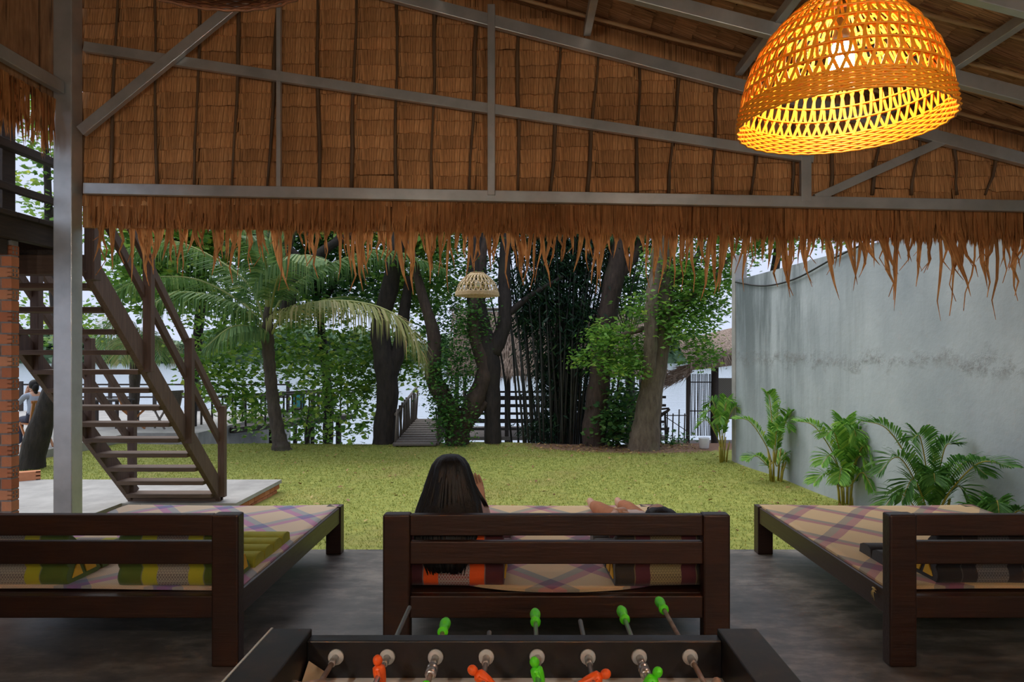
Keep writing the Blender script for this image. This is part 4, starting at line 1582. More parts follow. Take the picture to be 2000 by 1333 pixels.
rows = [  # bearing px, far end extension (m beyond the panel), handle?, rod material
    (657, 0.02, False, M_RUSTROD), (757, 0.355, False, M_CHROME), (851, 0.124, True, M_RUSTROD), (950, 0.13, False, M_CHROME),
    (1049, 0.21, True, M_CHROME), (1148, 0.227, False, M_CHROME), (1248, 0.235, True, M_CHROME), (1347, 0.328, True, M_RUSTROD)]
pl = {1: [(M_ORANGE, -0.115, 0.0, -0.15)], 3: [(M_ORANGE, -0.145, 0.0, -0.9)], 4: [(M_GREEN, -0.125, 0.0, -0.25)], 5: [(M_ORANGE, -0.15, 0.0, 1.15)], 6: [(M_GREEN, -0.175, 0.0, 0.6)],
      0: [(M_RUSTROD, -0.19, 0, 1.6)], 7: [(M_RUSTROD, -0.25, 0, 0.3)], 2: [(M_GREEN, -0.27, 0, 0.2)]}
for i, (px, ex_, hd, rm) in enumerate(rows):
    x = (px - CX) * ROD_Y / F
    yend = 2.145 + ex_
    L_in = 0.80
    rod = MB().tube([(0, -L_in, 0), (0, yend - ROD_Y, 0)], 0.0078, 10).build('rod', rm, foos)
    rod.location = (x - FX, ROD_Y - FY, rz_)
    MB().lathe([(0.0095, -0.012), (0.023, -0.010), (0.024, 0.0), (0.012, 0.002)], 20, axis='y').build('bearing', M_WASHER, rod)
    MB().lathe([(0.009, -0.055), (0.0115, -0.05), (0.0115, -0.012), (0.0095, -0.011)], 12, axis='y').build('sleeve', M_CHROME, rod)
    if i in (2, 6):
        MB().lathe([(0.009, -0.125), (0.0165, -0.12), (0.0165, -0.10), (0.014, -0.098), (0.014, -0.09), (0.0165, -0.088), (0.0165, -0.072), (0.009, -0.068)], 14, axis='y').build('rubber_stop', M_CHROME, rod)
    if hd:
        e = yend - ROD_Y
        MB().lathe([(0.008, e - 0.002), (0.017, e), (0.0185, e + 0.012), (0.0135, e + 0.034), (0.0125, e + 0.045), (0.018, e + 0.062), (0.019, e + 0.085), (0.014, e + 0.105), (0.005, e + 0.112)], 16, axis='y').build('handle', M_GREEN, rod)
    for (mt_, yy, zz, an) in pl.get(i, []):
        player(mt_, rod, yy, an)


# ================================================================== LEFT SIDE: brick column, balcony, stair
bcx0, bcx1, bcy = -4.90, -4.125, 5.50
bc = empty('brick_column', (bcx1 - 0.3, bcy, LZ), 'orange hollow-brick column supporting the wooden balcony at the left edge', 'column')
MB().mm((bcx0 + 0.004 - bc.location.x, 0.004, 0), (bcx1 - 0.004 - bc.location.x, 0.080, 2.57 - LZ)).build('mortar', M_MORTAR, bc)
bs_ = MB().mm((-0.088, -0.042, -0.0385), (0.088, 0.042, 0.0385)).mesh('brick', M_BRICK)
m = MB()                     # brick whose right end shows four square holes
m.mm((-0.088, -0.042, -0.0385), (0.055, 0.042, 0.0385))
for yy in (-0.036, 0.0, 0.036):
    m.mm((0.055, yy - 0.006, -0.0385), (0.088, yy + 0.006, 0.0385))
for zz in (-0.0335, 0.0, 0.0335):
    m.mm((0.055, -0.042, zz - 0.005), (0.088, 0.042, zz + 0.005))
bh_ = m.mesh('brick', M_BRICK)
bhalf_ = MB().mm((-0.04, -0.042, -0.0385), (0.04, 0.042, 0.0385)).mesh('brick', M_BRICK)
for r in range(33):
    z = LZ + 0.05 + r * 0.09
    if z > 2.55:
        break
    x = bcx1
    if r % 2:
        link('brick', bh_, bc, loc=(x - 0.088 - bc.location.x, 0.042, z - LZ))
        x -= 0.188
    else:
        link('brick', bhalf_, bc, loc=(x - 0.04 - bc.location.x, 0.042, z - LZ))
        x -= 0.092
    while x - 0.176 > bcx0 - 0.05:
        link('brick', bs_, bc, loc=(x - 0.088 - bc.location.x, 0.042 + random.uniform(-0.004, 0.004), z - LZ))
        x -= 0.188
# balcony
bal = empty('balcony', (-4.6, 5.2, 2.57), 'dark wooden balcony with rail above the brick column', 'balcony')


def bb(name, lo, hi, mt=M_DARKWOOD, parent=bal):
    L_ = Vector(parent.location)
    return MB().mm(Vector(lo) - L_, Vector(hi) - L_).build(name, mt, parent, bevel=0.004)


bb('fascia_beam', (-4.13, 4.0, 2.57), (-4.06, 6.15, 2.755))
bb('end_beam', (-5.2, 6.05, 2.57), (-4.13, 6.15, 2.755))
for i in range(9):
    bb('floor_plank', (-6.2, 4.0 + i * 0.235, 2.735), (-4.0, 4.0 + i * 0.235 + 0.225, 2.775))
for i in range(4):
    bb('joist', (-6.2, 4.2 + i * 0.6, 2.45), (-4.14, 4.28 + i * 0.6, 2.735))
bb('handrail', (-4.12, 4.0, 3.275), (-4.05, 6.15, 3.345))
bb('handrail', (-4.11, 4.0, 2.945), (-4.06, 6.15, 3.005))
bb('post', (-4.80, 5.42, 2.775), (-4.135, 5.56, 4.2))
bb('post', (-4.13, 6.07, 2.77), (-4.05, 6.15, 3.4))
wbd = MB().mm((-6.2, 5.40, 2.57), (-4.72, 5.48, 4.6)).build('side_house_wall', M_DARKWOOD)
tag(wbd, 'dark timber wall of the neighbouring raised house', 'wall', kind='structure')

# stair rising towards the viewer up to the balcony
PZ = -0.20
YB, YT, ZT = 8.62, 6.03, 2.36
SX0, SX1 = -4.97, -3.80
stair = empty('staircase', ((SX0 + SX1) / 2, YB, PZ), 'weathered open-tread wooden staircase climbing to the balcony', 'staircase')
SO = Vector(stair.location)


def sb_(name, a, b, w, h, mt=M_STAIR, up=(0, 0, 1)):
    return MB().beam(Vector(a) - SO, Vector(b) - SO, w, h, up).build(name, mt, stair, bevel=0.004)


def zs(Y):
    return PZ + (YB - Y) / (YB - YT) * (ZT - PZ)


for x in (SX0 + 0.03, SX1 - 0.03):
    sb_('stringer', (x, YB + 0.04, PZ + 0.06), (x, YT - 0.02, ZT + 0.08), 0.06, 0.20, M_STAIRZ)
NT_ = 13
for i in range(NT_):
    t = (i + 0.35) / NT_
    Y = YB + (YT - YB) * t
    z = PZ + (ZT - PZ) * t + 0.02
    o = MB().mm((SX0 + 0.06 - SO.x, Y - 0.12 - SO.y, z - 0.02 - SO.z), (SX1 - 0.06 - SO.x, Y + 0.12 - SO.y, z + 0.028 - SO.z)).build('tread', M_STAIR, stair, bevel=0.006)
MB().mm((SX0 - SO.x, YB - 0.05 - SO.y, 0.0), (SX1 - SO.x, YB + 0.03 - SO.y, 0.07)).build('bottom_plate', M_STAIR, stair, bevel=0.004)
for x, mt in ((SX1 - 0.02, M_STAIRZ), (SX0 + 0.02, M_STAIRZ)):
    ys_ = [8.56, 7.72, 6.88]
    for Y in ys_:
        sb_('baluster_post', (x + 0.045, Y, zs(Y) - (0.0 if Y > 8.5 else 0.05)), (x + 0.045, Y, zs(Y) + 1.14), 0.085, 0.075, M_STAIRZ, up=(0, 1, 0))
    for dz in (1.12, 0.72):
        sb_('handrail', (x + 0.005, 8.60, zs(8.60) + dz), (x + 0.005, 5.95, zs(5.95) + dz), 0.045, 0.085, M_STAIRZ)
MB().mm((SX0 - 0.02 - SO.x, YT - 0.06 - SO.y, 2.35 - SO.z), (SX1 - 0.02 - SO.x, YT + 0.1 - SO.y, 2.52 - SO.z)).build('landing_beam', M_STAIR, stair, bevel=0.004)
MB().mm((SX1 - 0.03 - SO.x, YT - 0.08 - SO.y, 2.30 - SO.z), (SX1 + 0.06 - SO.x, YT + 0.02 - SO.y, 3.2 - SO.z)).build('landing_post', M_STAIRZ, stair, bevel=0.004)

# pale concrete pad under the stair, with a brick edge
pad = empty('concrete_pad', (-5.0, 8.8, LZ), 'pale concrete pad with a brick edge under the wooden staircase', 'concrete pad', kind='structure')
PO = Vector(pad.location)
MB().mm(Vector((-9.0, 6.6, LZ - 0.1)) - PO, Vector((-4.98, 10.06, PZ)) - PO).build('pad_slab', M_CONC, pad)
MB().mm(Vector((-4.98, 8.46, PZ - 0.05)) - PO, Vector((-3.56, 10.06, PZ)) - PO).build('pad_slab', M_CONC, pad)
MB().mm(Vector((-4.98, 8.50, LZ - 0.1)) - PO, Vector((-3.62, 10.02, PZ - 0.05)) - PO).build('mortar', M_MORTAR, pad)
eb_ = MB().mm((-0.02, -0.088, -0.030), (0.02, 0.088, 0.030)).mesh('brick', M_BRICK)
for r in range(3):
    for k in range(9):
        Y = 8.56 + k * 0.188 + (0.09 if r % 2 else 0)
        if Y < 10.0:
            link('brick', eb_, pad, loc=Vector((-3.615, Y, LZ - 0.02 + r * 0.068)) - PO, rot=(0, 0, random.uniform(-0.03, 0.03)))
    for k in range(8):
        x = -4.9 + k * 0.188 + (0.09 if r % 2 else 0)
        if x < -3.66:
            link('brick', eb_, pad, loc=Vector((x, 8.495, LZ - 0.02 + r * 0.068)) - PO, rot=(0, 0, math.pi / 2))
# loose hollow brick beside the column
p_ = G(55, 938, PZ)
lb = link('hollow_brick', bh_, loc=(p_.x, p_.y, PZ + 0.06), rot=(0, 0, 0.6))
lb.scale = (1.7, 1.8, 1.7)
tag(lb, 'loose hollow clay brick lying on the concrete beside the leaning trunk', 'brick')

# ================================================================== TERRACE beyond the stair
ter = MB().mm((-18, 12.3, -1.7), (-9.05, 22.0, -0.17)).mm((-9.05, 15.75, -1.7), (-7.5, 22.0, -0.17)).build('terrace', M_CONC)
tag(ter, 'grey concrete riverside terrace behind the staircase', 'terrace', kind='structure')
TZ = -0.17
rail = empty('terrace_railing', (-10, 21.8, TZ), 'thin dark railing along the far edge of the terrace', 'railing')
for i in range(8):
    MB().mm((-7.5 + i * 1.42, -0.04, 0), (-7.5 + i * 1.42 + 0.09, 0.04, 0.95)).build('post', M_DARKWOOD, rail)
for z in (0.42, 0.82):
    MB().mm((-7.5, -0.025, z), (2.5, 0.025, z + 0.05)).build('rail', M_DARKWOOD, rail)


def folding_chair(loc, rz, label, mt, seat=None):
    root = empty('folding_chair', loc, label, 'chair', 'folding chairs on the terrace', rz=rz)
    for s in (-0.2, 0.2):
        MB().beam((s, -0.24, 0), (s, 0.24, 0.48), 0.03, 0.04).build('leg', mt, root)
        MB().beam((s * 0.9, 0.24, 0), (s * 0.9, -0.26, 0.50), 0.03, 0.04).build('leg', mt, root)
        MB().beam((s * 0.9, -0.20, 0.45), (s * 0.9, -0.36, 0.92), 0.03, 0.045).build('back_upright', mt, root)
    for i in range(6):
        MB().mm((-0.21, -0.20 + i * 0.075, 0.455), (0.21, -0.20 + i * 0.075 + 0.065, 0.475)).build('seat_slat', mt, root)
    for i in range(7):
        x = -0.16 + i * 0.052
        MB().beam((x, -0.215, 0.50), (x, -0.345, 0.89), 0.044, 0.014).build('back_slat', mt, root)
    MB().beam((-0.21, -0.35, 0.905), (0.21, -0.35, 0.905), 0.03, 0.05).build('top_rail', mt, root)
    return root


fc = G(88, 876, TZ)
CHX, CHY = fc.x - 0.27, fc.y + 0.15
folding_chair((CHX, CHY, TZ), 0.95, 'orange-brown folding chair under the seated person on the terrace', M_ORANGEWOOD)
c2 = G(262, 838, TZ)
folding_chair((c2.x, c2.y, TZ), -1.1, 'empty orange-brown folding chair seen between the stair treads', M_ORANGEWOOD)
c3 = G(318, 838, TZ)
folding_chair((c3.x, c3.y + 0.2, TZ), 1.0, 'greyed wooden folding chair behind the stair post', M_PIER)
tt = empty('terrace_table', (c2.x - 0.85, c2.y + 0.3, TZ), 'low dark table beside the empty orange chair on the terrace', 'table')
MB().mm((-0.5, -0.35, 0.66), (0.5, 0.35, 0.70)).build('tabletop', M_DARKWOOD, tt)
for sx in (-0.42, 0.42):
    for sy in (-0.28, 0.28):
        MB().mm((sx - 0.03, sy - 0.03, 0), (sx + 0.03, sy + 0.03, 0.66)).build('leg', M_DARKWOOD, tt)

# seated person, turned towards the left, hand at the mouth
sp = Vector((CHX, CHY, TZ))
J = {
    'pelvis': ((0, 0.02, 0.56), (0.15, 0.12)), 'belly': ((0, 0.03, 0.72), (0.135, 0.11)), 'chest': ((0, 0.07, 0.90), (0.155, 0.115)), 'neckbase': ((0, 0.10, 1.03), (0.075, 0.06)), 'neck': ((0, 0.12, 1.09), 0.05),
    'shl': ((-0.17, 0.09, 1.0), 0.06), 'elbl': ((-0.20, 0.32, 0.84), 0.045), 'wrl': ((-0.06, 0.33, 1.05), 0.03),
    'shr': ((0.17, 0.09, 1.0), 0.06), 'elbr': ((0.23, 0.24, 0.78), 0.045), 'wrr': ((0.10, 0.40, 0.70), 0.03),
    'hipl': ((-0.09, 0.10, 0.54), 0.09), 'kneel': ((-0.11, 0.48, 0.53), 0.065), 'ankl': ((-0.11, 0.50, 0.09), 0.04), 'toel': ((-0.11, 0.64, 0.035), 0.03),
    'hipr': ((0.09, 0.10, 0.54), 0.09), 'kneer': ((0.11, 0.48, 0.53), 0.065), 'ankr': ((0.11, 0.50, 0.09), 0.04), 'toer': ((0.11, 0.64, 0.035), 0.03)}
m = skinned(J, B, 'pelvis', lambda k, c: 1 if k in ('pelvis', 'belly', 'chest', 'shl', 'shr', 'elbl', 'elbr') else 2 if k in ('hipl', 'hipr', 'kneel', 'kneer', 'ankl', 'ankr') else 0, None,
            head=((0, 0.155, 1.185), (0.1, 0.98, -0.1), (0, 0, 1), 1.02), hands=[((-0.06, 0.33, 1.05), (0.3, -0.15, 0.9), (0, -1, 0), 1, 0.4), ((0.10, 0.40, 0.70), (-0.5, 0.6, -0.1), (0, 0, 1), 1, 0.4)])
seated = empty('person', sp, 'person in a grey-blue shirt sitting on the terrace, hand held to the mouth', 'person', rz=0.95)
m.build('body', [M_SKIN, M_GREYSHIRT, M_DARKCLOTH, M_EYE, M_LIP], seated)
hm = MB()
hm.sm = True
hm.ball((0, 0.125, 1.215), (0.088, 0.10, 0.105), 16, 10)
hm.ball((0, 0.055, 1.16), (0.06, 0.06, 0.09), 12, 8)
hm.ball((0, 0.04, 1.08), (0.035, 0.03, 0.08), 10, 8)
hm.build('hair', M_HAIR, seated)

# ================================================================== PIERS AND HUTS BY THE WATER
# dark footbridge with balusters running from the terrace over the water
br_ = empty('footbridge', (-6.6, 18.5, 0.0), 'dark wooden footbridge with balusters over the water left of the coconut palm', 'footbridge')
A_, B_ = Vector((-8.3, 17.6, 0)), Vector((-6.2, 21.5, 0))
BO = Vector(br_.location)
for zt, hgt, wdt in ((-0.30, 0.14, 1.0),):
    MB().beam(A_ + Vector((0.5, 0, zt)) - BO, B_ + Vector((0.5, 0, zt)) - BO, wdt, hgt).build('deck', M_DARKWOOD, br_)
for side_ in (0, 1):
    off = Vector((0.92 if side_ else 0.0, -0.1 if side_ else 0, 0))
    MB().beam(A_ + off + Vector((0, 0, 0.52)) - BO, B_ + off + Vector((0, 0, 0.52)) - BO, 0.07, 0.06).build('handrail', M_DARKWOOD, br_)
    for i in range(15):
        q = A_ + (B_ - A_) * (i / 14) + off
        MB().mm(q + Vector((-0.02, -0.02, -0.28)) - BO, q + Vector((0.02, 0.02, 0.52)) - BO).build('baluster', M_DARKWOOD, br_)
for i in range(4):
    q = A_ + (B_ - A_) * (0.08 + i / 3.4) + Vector((0.5, 0, 0))
    MB().tube([q + Vector((0, 0, -1.8)) - BO, q + Vector((0, 0, -0.3)) - BO], 0.09, 8).build('pile', M_DARKWOOD, br_)
# small platform with a teal panel
tp = empty('jetty_platform', P(598, 800, 21.5), 'small raised jetty with a teal panel behind the coconut trunk', 'jetty')
MB().mm((-0.45, -0.4, -0.06), (0.3, 0.4, 0.06)).build('deck', M_DARKWOOD, tp)
MB().mm((-0.4, -0.05, 0.06), (-0.05, 0.05, 0.5)).build('panel', M_TEAL, tp)
MB().mm((0.2, -0.05, 0.06), (0.28, 0.05, 0.55)).build('post', M_DARKWOOD, tp)
for x in (-0.35, 0.2):
    MB().tube([(x, 0, -1.7), (x, 0, -0.05)], 0.07, 8).build('pile', M_DARKWOOD, tp)

# plank gangway with stick railings
gw = empty('gangway', (G(815, 872, LZ).x, 15.15, LZ), 'short plank gangway with stick railings at the lawn edge', 'gangway')
GO = Vector(gw.location)
p0, p1 = G(812, 872, LZ), P(848, 820, 18.6)
p0.z = LZ + 0.05
p1.z = -0.10
dirv = (p1 - p0).normalized()
sd_ = dirv.cross(Vector((0, 0, 1))).normalized()
for i in range(12):
    q = p0 + (p1 - p0) * (i / 12)
    MB().beam(q - sd_ * 0.45 - GO, q + sd_ * 0.45 - GO, (p1 - p0).length / 12 * 0.92, 0.04).build('plank', M_PIER, gw)
for s in (-1, 1):
    MB().beam(p0 + sd_ * s * 0.47 + Vector((0, 0, -0.04)) - GO, p1 + sd_ * s * 0.47 + Vector((0, 0, -0.04)) - GO, 0.06, 0.1).build('stringer', M_PIER, gw)
    MB().tube([p0 + sd_ * s * 0.47 + Vector((0, 0.2, 0.62)) - GO, p1 + sd_ * s * 0.47 + Vector((0, 0, 0.85)) - GO], 0.035, 6).build('handrail', M_PIER, gw)
    for i in range(16):
        q = p0 + (p1 - p0) * ((i + 0.6) / 16.5) + sd_ * s * 0.47
        r_ = random.uniform(0.018, 0.034)
        MB().tube([q + Vector((0, 0, -0.05)) - GO, q + Vector((random.uniform(-0.05, 0.05), random.uniform(-0.04, 0.04), 0.72 + random.uniform(-0.06, 0.12))) - GO], r_, 6).build('railing_stick', M_PIER, gw)
for q in (p0 + dirv * 0.6, p1):
    MB().tube([Vector((q.x, q.y, -1.9)) - GO, q - GO], 0.07, 8).build('pile', M_PIER, gw)

# thatched pavilion over the water
pv = empty('thatched_pavilion', P(1040, 850, 20.0), 'thatched pavilion with slatted rails standing in the water behind the trees', 'pavilion')
VO = Vector(pv.location)
xa, xb = P(880, 0, 20).x, P(1290, 0, 20).x
zr, ze, zd = P(0, 606, 20).z, P(0, 735, 19).z, P(0, 852, 19.4).z
m = MB()
n0 = m.verts([Vector((xa, 19.0, ze)) - VO, Vector((xb, 19.0, ze)) - VO, Vector((xb - 0.2, 20.6, zr)) - VO, Vector((xa + 0.2, 20.6, zr)) - VO, Vector((xa, 22.2, ze)) - VO, Vector((xb, 22.2, ze)) - VO])
m.face((n0, n0 + 1, n0 + 2, n0 + 3))
m.face((n0 + 3, n0 + 2, n0 + 5, n0 + 4))
m.face((n0, n0 + 3, n0 + 4))
m.face((n0 + 1, n0 + 5, n0 + 2))
m.face((n0, n0 + 4, n0 + 5, n0 + 1))
m.build('roof_core', M_GREYTH, pv)
# layered strands of thatch on the slope facing the lawn
r = np.random.default_rng(3)
n = 5200
u = r.uniform(xa, xb, n)
t = r.random(n)
bx_ = np.stack([u, 19.0 + 1.6 * t - 0.03, ze + (zr - ze) * t + 0.03], 1)
L = r.uniform(0.22, 0.5, n)
w = r.uniform(0.008, 0.022, n)
dn = np.stack([r.normal(size=n) * 0.12, -0.62 + r.normal(size=n) * 0.12, -0.72 + r.normal(size=n) * 0.1], 1)
dn[t < 0.07, 1] *= 0.3
e_ = bx_ + dn * L[:, None]
sdv = np.stack([w, np.zeros(n), np.zeros(n)], 1)
V = np.stack([bx_ - sdv, bx_ + sdv, e_], 1).reshape(-1, 3) - np.array(VO)
o = link('thatch_strands', np_mesh('thatch_strands', V, np.arange(3 * n).reshape(n, 3), M_GREYTH), pv)
o['kind'] = 'stuff'
MB().tube([Vector((xa - 0.1, 20.6, zr + 0.06)) - VO, Vector((xb, 20.6, zr + 0.06)) - VO], 0.05, 8).build('ridge_pole', M_PIER, pv)
MB().mm(Vector((xa, 19.2, zd - 0.1)) - VO, Vector((xb, 22, zd)) - VO).build('deck', M_PIER, pv)
for x in np.linspace(xa + 0.25, xb - 0.25, 5):
    for Y in (19.3, 21.9):
        MB().tube([Vector((x, Y, -1.9)) - VO, Vector((x, Y, ze + 0.25)) - VO], 0.06, 8).build('post', M_DARKWOOD, pv)
for py in (776, 792, 808, 824, 838):
    z = P(0, py, 19.3).z
    MB().mm(Vector((xa + 0.2, 19.22, z - 0.035)) - VO, Vector((xb, 19.27, z + 0.035)) - VO).build('rail', M_DARKWOOD, pv)
    MB().mm(Vector((xa + 0.2, 21.9, z - 0.03)) - VO, Vector((xb, 21.95, z + 0.03)) - VO).build('rail', M_DARKWOOD, pv)

# bamboo hut at the wall's far end
HY = 16.6
hut = empty('bamboo_hut', P(1400, 870, HY), 'small thatched bamboo hut partly hidden by the far end of the grey wall', 'hut')
UO = Vector(hut.location)
hx0, hx1 = P(1345, 0, HY).x, P(1345, 0, HY).x + 3.0
hz_e, hz_r, hz_f = P(0, 735, HY).z, P(0, 655, HY).z, P(0, 872, HY).z
m = MB()
q0 = m.verts([Vector((hx0 - 0.0, HY - 0.35, hz_e + 0.15)) - UO, Vector((hx1, HY - 0.35, hz_e + 0.5)) - UO, Vector((hx1, HY + 1.2, hz_r + 0.4)) - UO, Vector((hx0 + 0.05, HY + 1.2, hz_r - 0.28)) - UO])
q1 = m.verts([Vector((hx0 - 0.0, HY - 0.35, hz_e + 0.38)) - UO, Vector((hx1, HY - 0.35, hz_e + 0.9)) - UO, Vector((hx1, HY + 1.2, hz_r + 0.6)) - UO, Vector((hx0 + 0.05, HY + 1.2, hz_r - 0.1)) - UO])
m.face((q0 + 3, q0 + 2, q0 + 1, q0))
m.face((q1, q1 + 1, q1 + 2, q1 + 3))
for k in range(4):
    m.face((q0 + k, q0 + (k + 1) % 4, q1 + (k + 1) % 4, q1 + k))
m.build('roof_core', M_GREYTH, hut)
r = np.random.default_rng(9)
n = 2200
t = r.random(n)
u = r.uniform(0, 1, n)
X_ = hx0 - 0.05 + u * (hx1 - hx0)
Y_ = HY - 0.4 + t * 1.5
Zt = hz_e + 0.42 + u * 0.5 + t * 0.45 * (1 - 0.5 * u)
b0 = np.stack([X_, Y_, Zt], 1)
L = r.uniform(0.2, 0.5, n)
w = r.uniform(0.008, 0.02, n)
dn = np.stack([r.normal(size=n) * 0.15, -0.7 + r.normal(size=n) * 0.1, np.where(t < 0.15, -0.9, -0.35) + r.normal(size=n) * 0.12], 1)
e_ = b0 + dn * L[:, None]
sdv = np.stack([w, np.zeros(n), np.zeros(n)], 1)
V1 = np.stack([b0 - sdv, b0 + sdv, e_], 1).reshape(-1, 3)
# lean-to brush on the left
n2 = 700
t = r.random(n2)
b0 = np.stack([hx0 + 0.1 - t * 0.55, HY - 0.2 + r.random(n2) * 0.7, hz_e + 0.20 - t * 0.30 + r.normal(size=n2) * 0.05], 1)
e_ = b0 + np.stack([-0.25 + r.normal(size=n2) * 0.08, r.normal(size=n2) * 0.08, -0.12 + r.normal(size=n2) * 0.1], 1)
V2 = np.stack([b0 - [0, 0, .012], b0 + [0, 0, .012], e_], 1).reshape(-1, 3)
V = np.concatenate([V1, V2]) - np.array(UO)
o = link('thatch_strands', np_mesh('thatch_strands', V, np.arange(len(V)).reshape(-1, 3), M_GREYTH), hut)
o['kind'] = 'stuff'
for x, w_ in ((hx0 - 0.03, 0.05), (hx0 + 0.62, 0.09), (hx0 + 1.4, 0.06), (hx1 - 0.2, 0.06)):
    MB().tube([Vector((x, HY, -1.7)) - UO, Vector((x + 0.02, HY, hz_e + 0.25)) - UO], w_, 8).build('post', M_DARKWOOD, hut)
for i in range(15):
    x = hx0 + 0.06 + i * 0.037
    MB().tube([Vector((x + random.uniform(-.01, .01), HY + 0.02, hz_f + 0.25)) - UO, Vector((x + random.uniform(-.015, .015), HY + 0.02, (hz_e + hz_f) / 2)) - UO, Vector((x + random.uniform(-.01, .01), HY + 0.02, hz_e + 0.05)) - UO], 0.0105, 5).build('bamboo_slat', M_DARKWOOD, hut)
for z in (hz_e - 0.15, (hz_e + hz_f) / 2):
    MB().tube([Vector((hx0, HY + 0.03, z)) - UO, Vector((hx0 + 0.62, HY + 0.03, z)) - UO], 0.014, 5).build('tie_pole', M_DARKWOOD, hut)
MB().mm(Vector((hx0 + 0.72, HY, hz_e - 1.05)) - UO, Vector((hx0 + 2.6, HY + 0.03, hz_e - 0.05)) - UO).build('woven_panel', mat('woven_grey_panel', lambda b, bs: b.put(bs.inputs['Base Color'], b.mix(b.node('ShaderNodeTexChecker', {'Vector': b.obj(), 'Scale': 40.0}).outputs[1], (0.13, 0.12, 0.10), (0.22, 0.20, 0.17))), rough=0.9), hut)
MB().mm(Vector((hx0 - 0.1, HY - 0.2, hz_f - 0.15)) - UO, Vector((hx1, HY + 1.6, hz_f - 0.05)) - UO).build('deck', M_DARKWOOD, hut)
# stick fence left of the hut
sf = empty('stick_fence', P(1318, 872, 16.0), 'sparse wire and stick fence between the big pale tree and the hut', 'fence')
FO = Vector(sf.location)
for i, px in enumerate((1302, 1313, 1325, 1336)):
    q = P(px, 880, 16.0)
    MB().tube([Vector((q.x, 16, -0.6)) - FO, Vector((q.x + 0.02, 16, P(0, 800 + 8 * (i % 2), 16).z)) - FO], 0.016, 5).build('stick', M_DARKWOOD, sf)
MB().tube([P(1298, 812, 16) - FO, P(1345, 812, 16) - FO], 0.012, 5).build('wire', M_DARKWOOD, sf)
MB().tube([P(1300, 815, 16) - FO, P(1345, 845, 16) - FO], 0.010, 5).build('wire', M_DARKWOOD, sf)
# upturned dark chair behind the pale tree
uc = empty('tilted_frame', P(1298, 805, 15.6), 'dark tilted wooden frame behind the big pale trunk', 'frame')
for a, b in (((-0.25, 0, 0.05), (0.1, 0, 0.08)), ((-0.2, 0, -0.12), (0.12, 0, 0.06)), ((-0.15, 0.2, -0.2), (0.14, 0.2, 0.02)), ((-0.1, 0, -1.2), (-0.1, 0, 0.05)), ((0.08, 0.2, -1.2), (0.05, 0.2, 0.0))):
    MB().beam(a, b, 0.05, 0.04).build('bar', M_DARKWOOD, uc)
# white blue tub
tb = MB().lathe([(0.10, 0.0), (0.13, 0.02), (0.15, 0.28), (0.16, 0.30), (0.14, 0.30), (0.12, 0.04)], 20).build('plastic_tub', M_WHITEP)
q = G(1382, 882, LZ)
tb.location = (q.x, 14.3, LZ + 0.02)
tb.scale = (0.75, 0.75, 0.75)
tag(tb, 'pale plastic tub on the ground behind the farthest areca palm', 'tub')


# ================================================================== TREES
def trunk(mbo, pts, radii, n=24, sides=10, knob=0.12):
    p = spline(pts, n)
    r_ = lerpl(radii, n)
    r_ = [q * (1 + knob * math.sin(i * 1.9 + radii[0] * 50) * 0.5) for i, q in enumerate(r_)]
    mbo.tube(p, r_, sides)
    return mbo


def px_path(rows, Y, dy=0.0):
    """rows: (px, py[, dY])"""
    return [P(r[0], r[1], Y + (r[2] if len(r) > 2 else 0)) for r in rows]


def px_rad(vals, Y):
    return [v * Y / F / 2 for v in vals]


def tree(name, label, Y, base_px, trunks, bark, cl, leaf_size, leaf_mat, cat='tree', wide=0.75, group=None, tw=0.22, flat=0.5, hang=0.0):
    base = P(base_px[0], base_px[1], Y)
    root = empty(name, base, label, cat, group)
    for i, (rows_, wid) in enumerate(trunks):
        mm_ = MB()
        trunk(mm_, [q - base for q in px_path(rows_, Y)], px_rad(wid, Y))
        mm_.build('trunk' if i == 0 else 'branch', bark, root)
    if cl:
        C_ = cloud(cl, tw=tw) - np.array(base)
        link('foliage', leaves('foliage', C_, leaf_size, leaf_mat, wide=wide, flat=flat, hang=hang), root)
    return root


# spreading heart-leaved tree behind the coconut palm
Yh = 15.6
tree('hibiscus_tree', 'spreading heart-leaved tree growing behind the coconut palm', Yh, (565, 880),
     [([(560, 612), (566, 571), (582, 537), (622, 499), (665, 469), (740, 438)], [32, 30, 27, 22, 16, 8]), ([(574, 547), (560, 503), (575, 448), (600, 380)], [24, 18, 12, 6]), ([(600, 520), (545, 469), (480, 442)], [16, 12, 6]), ([(650, 479), (690, 421), (700, 353)], [14, 10, 5])],
     M_BARKD,
     [(430, 715, Yh, 75, 50, 0.8, 918), (470, 770, Yh, 60, 45, 0.7, 596), (600, 700, Yh + 0.6, 110, 55, 0.9, 1193), (640, 760, Yh, 70, 45, 0.7, 596), (600, 830, Yh, 65, 40, 0.6, 440), (690, 815, Yh - 0.2, 40, 45, 0.5, 302), (560, 640, Yh + 0.9, 150, 60, 1.0, 1377), (430, 640, Yh + .9, 90, 50, 1.0, 734), (500, 820, Yh + 0.3, 60, 38, 0.5, 312), (690, 700, Yh + 0.6, 60, 60, 0.8, 596)],
     0.115, M_LEAF_A, wide=0.95)
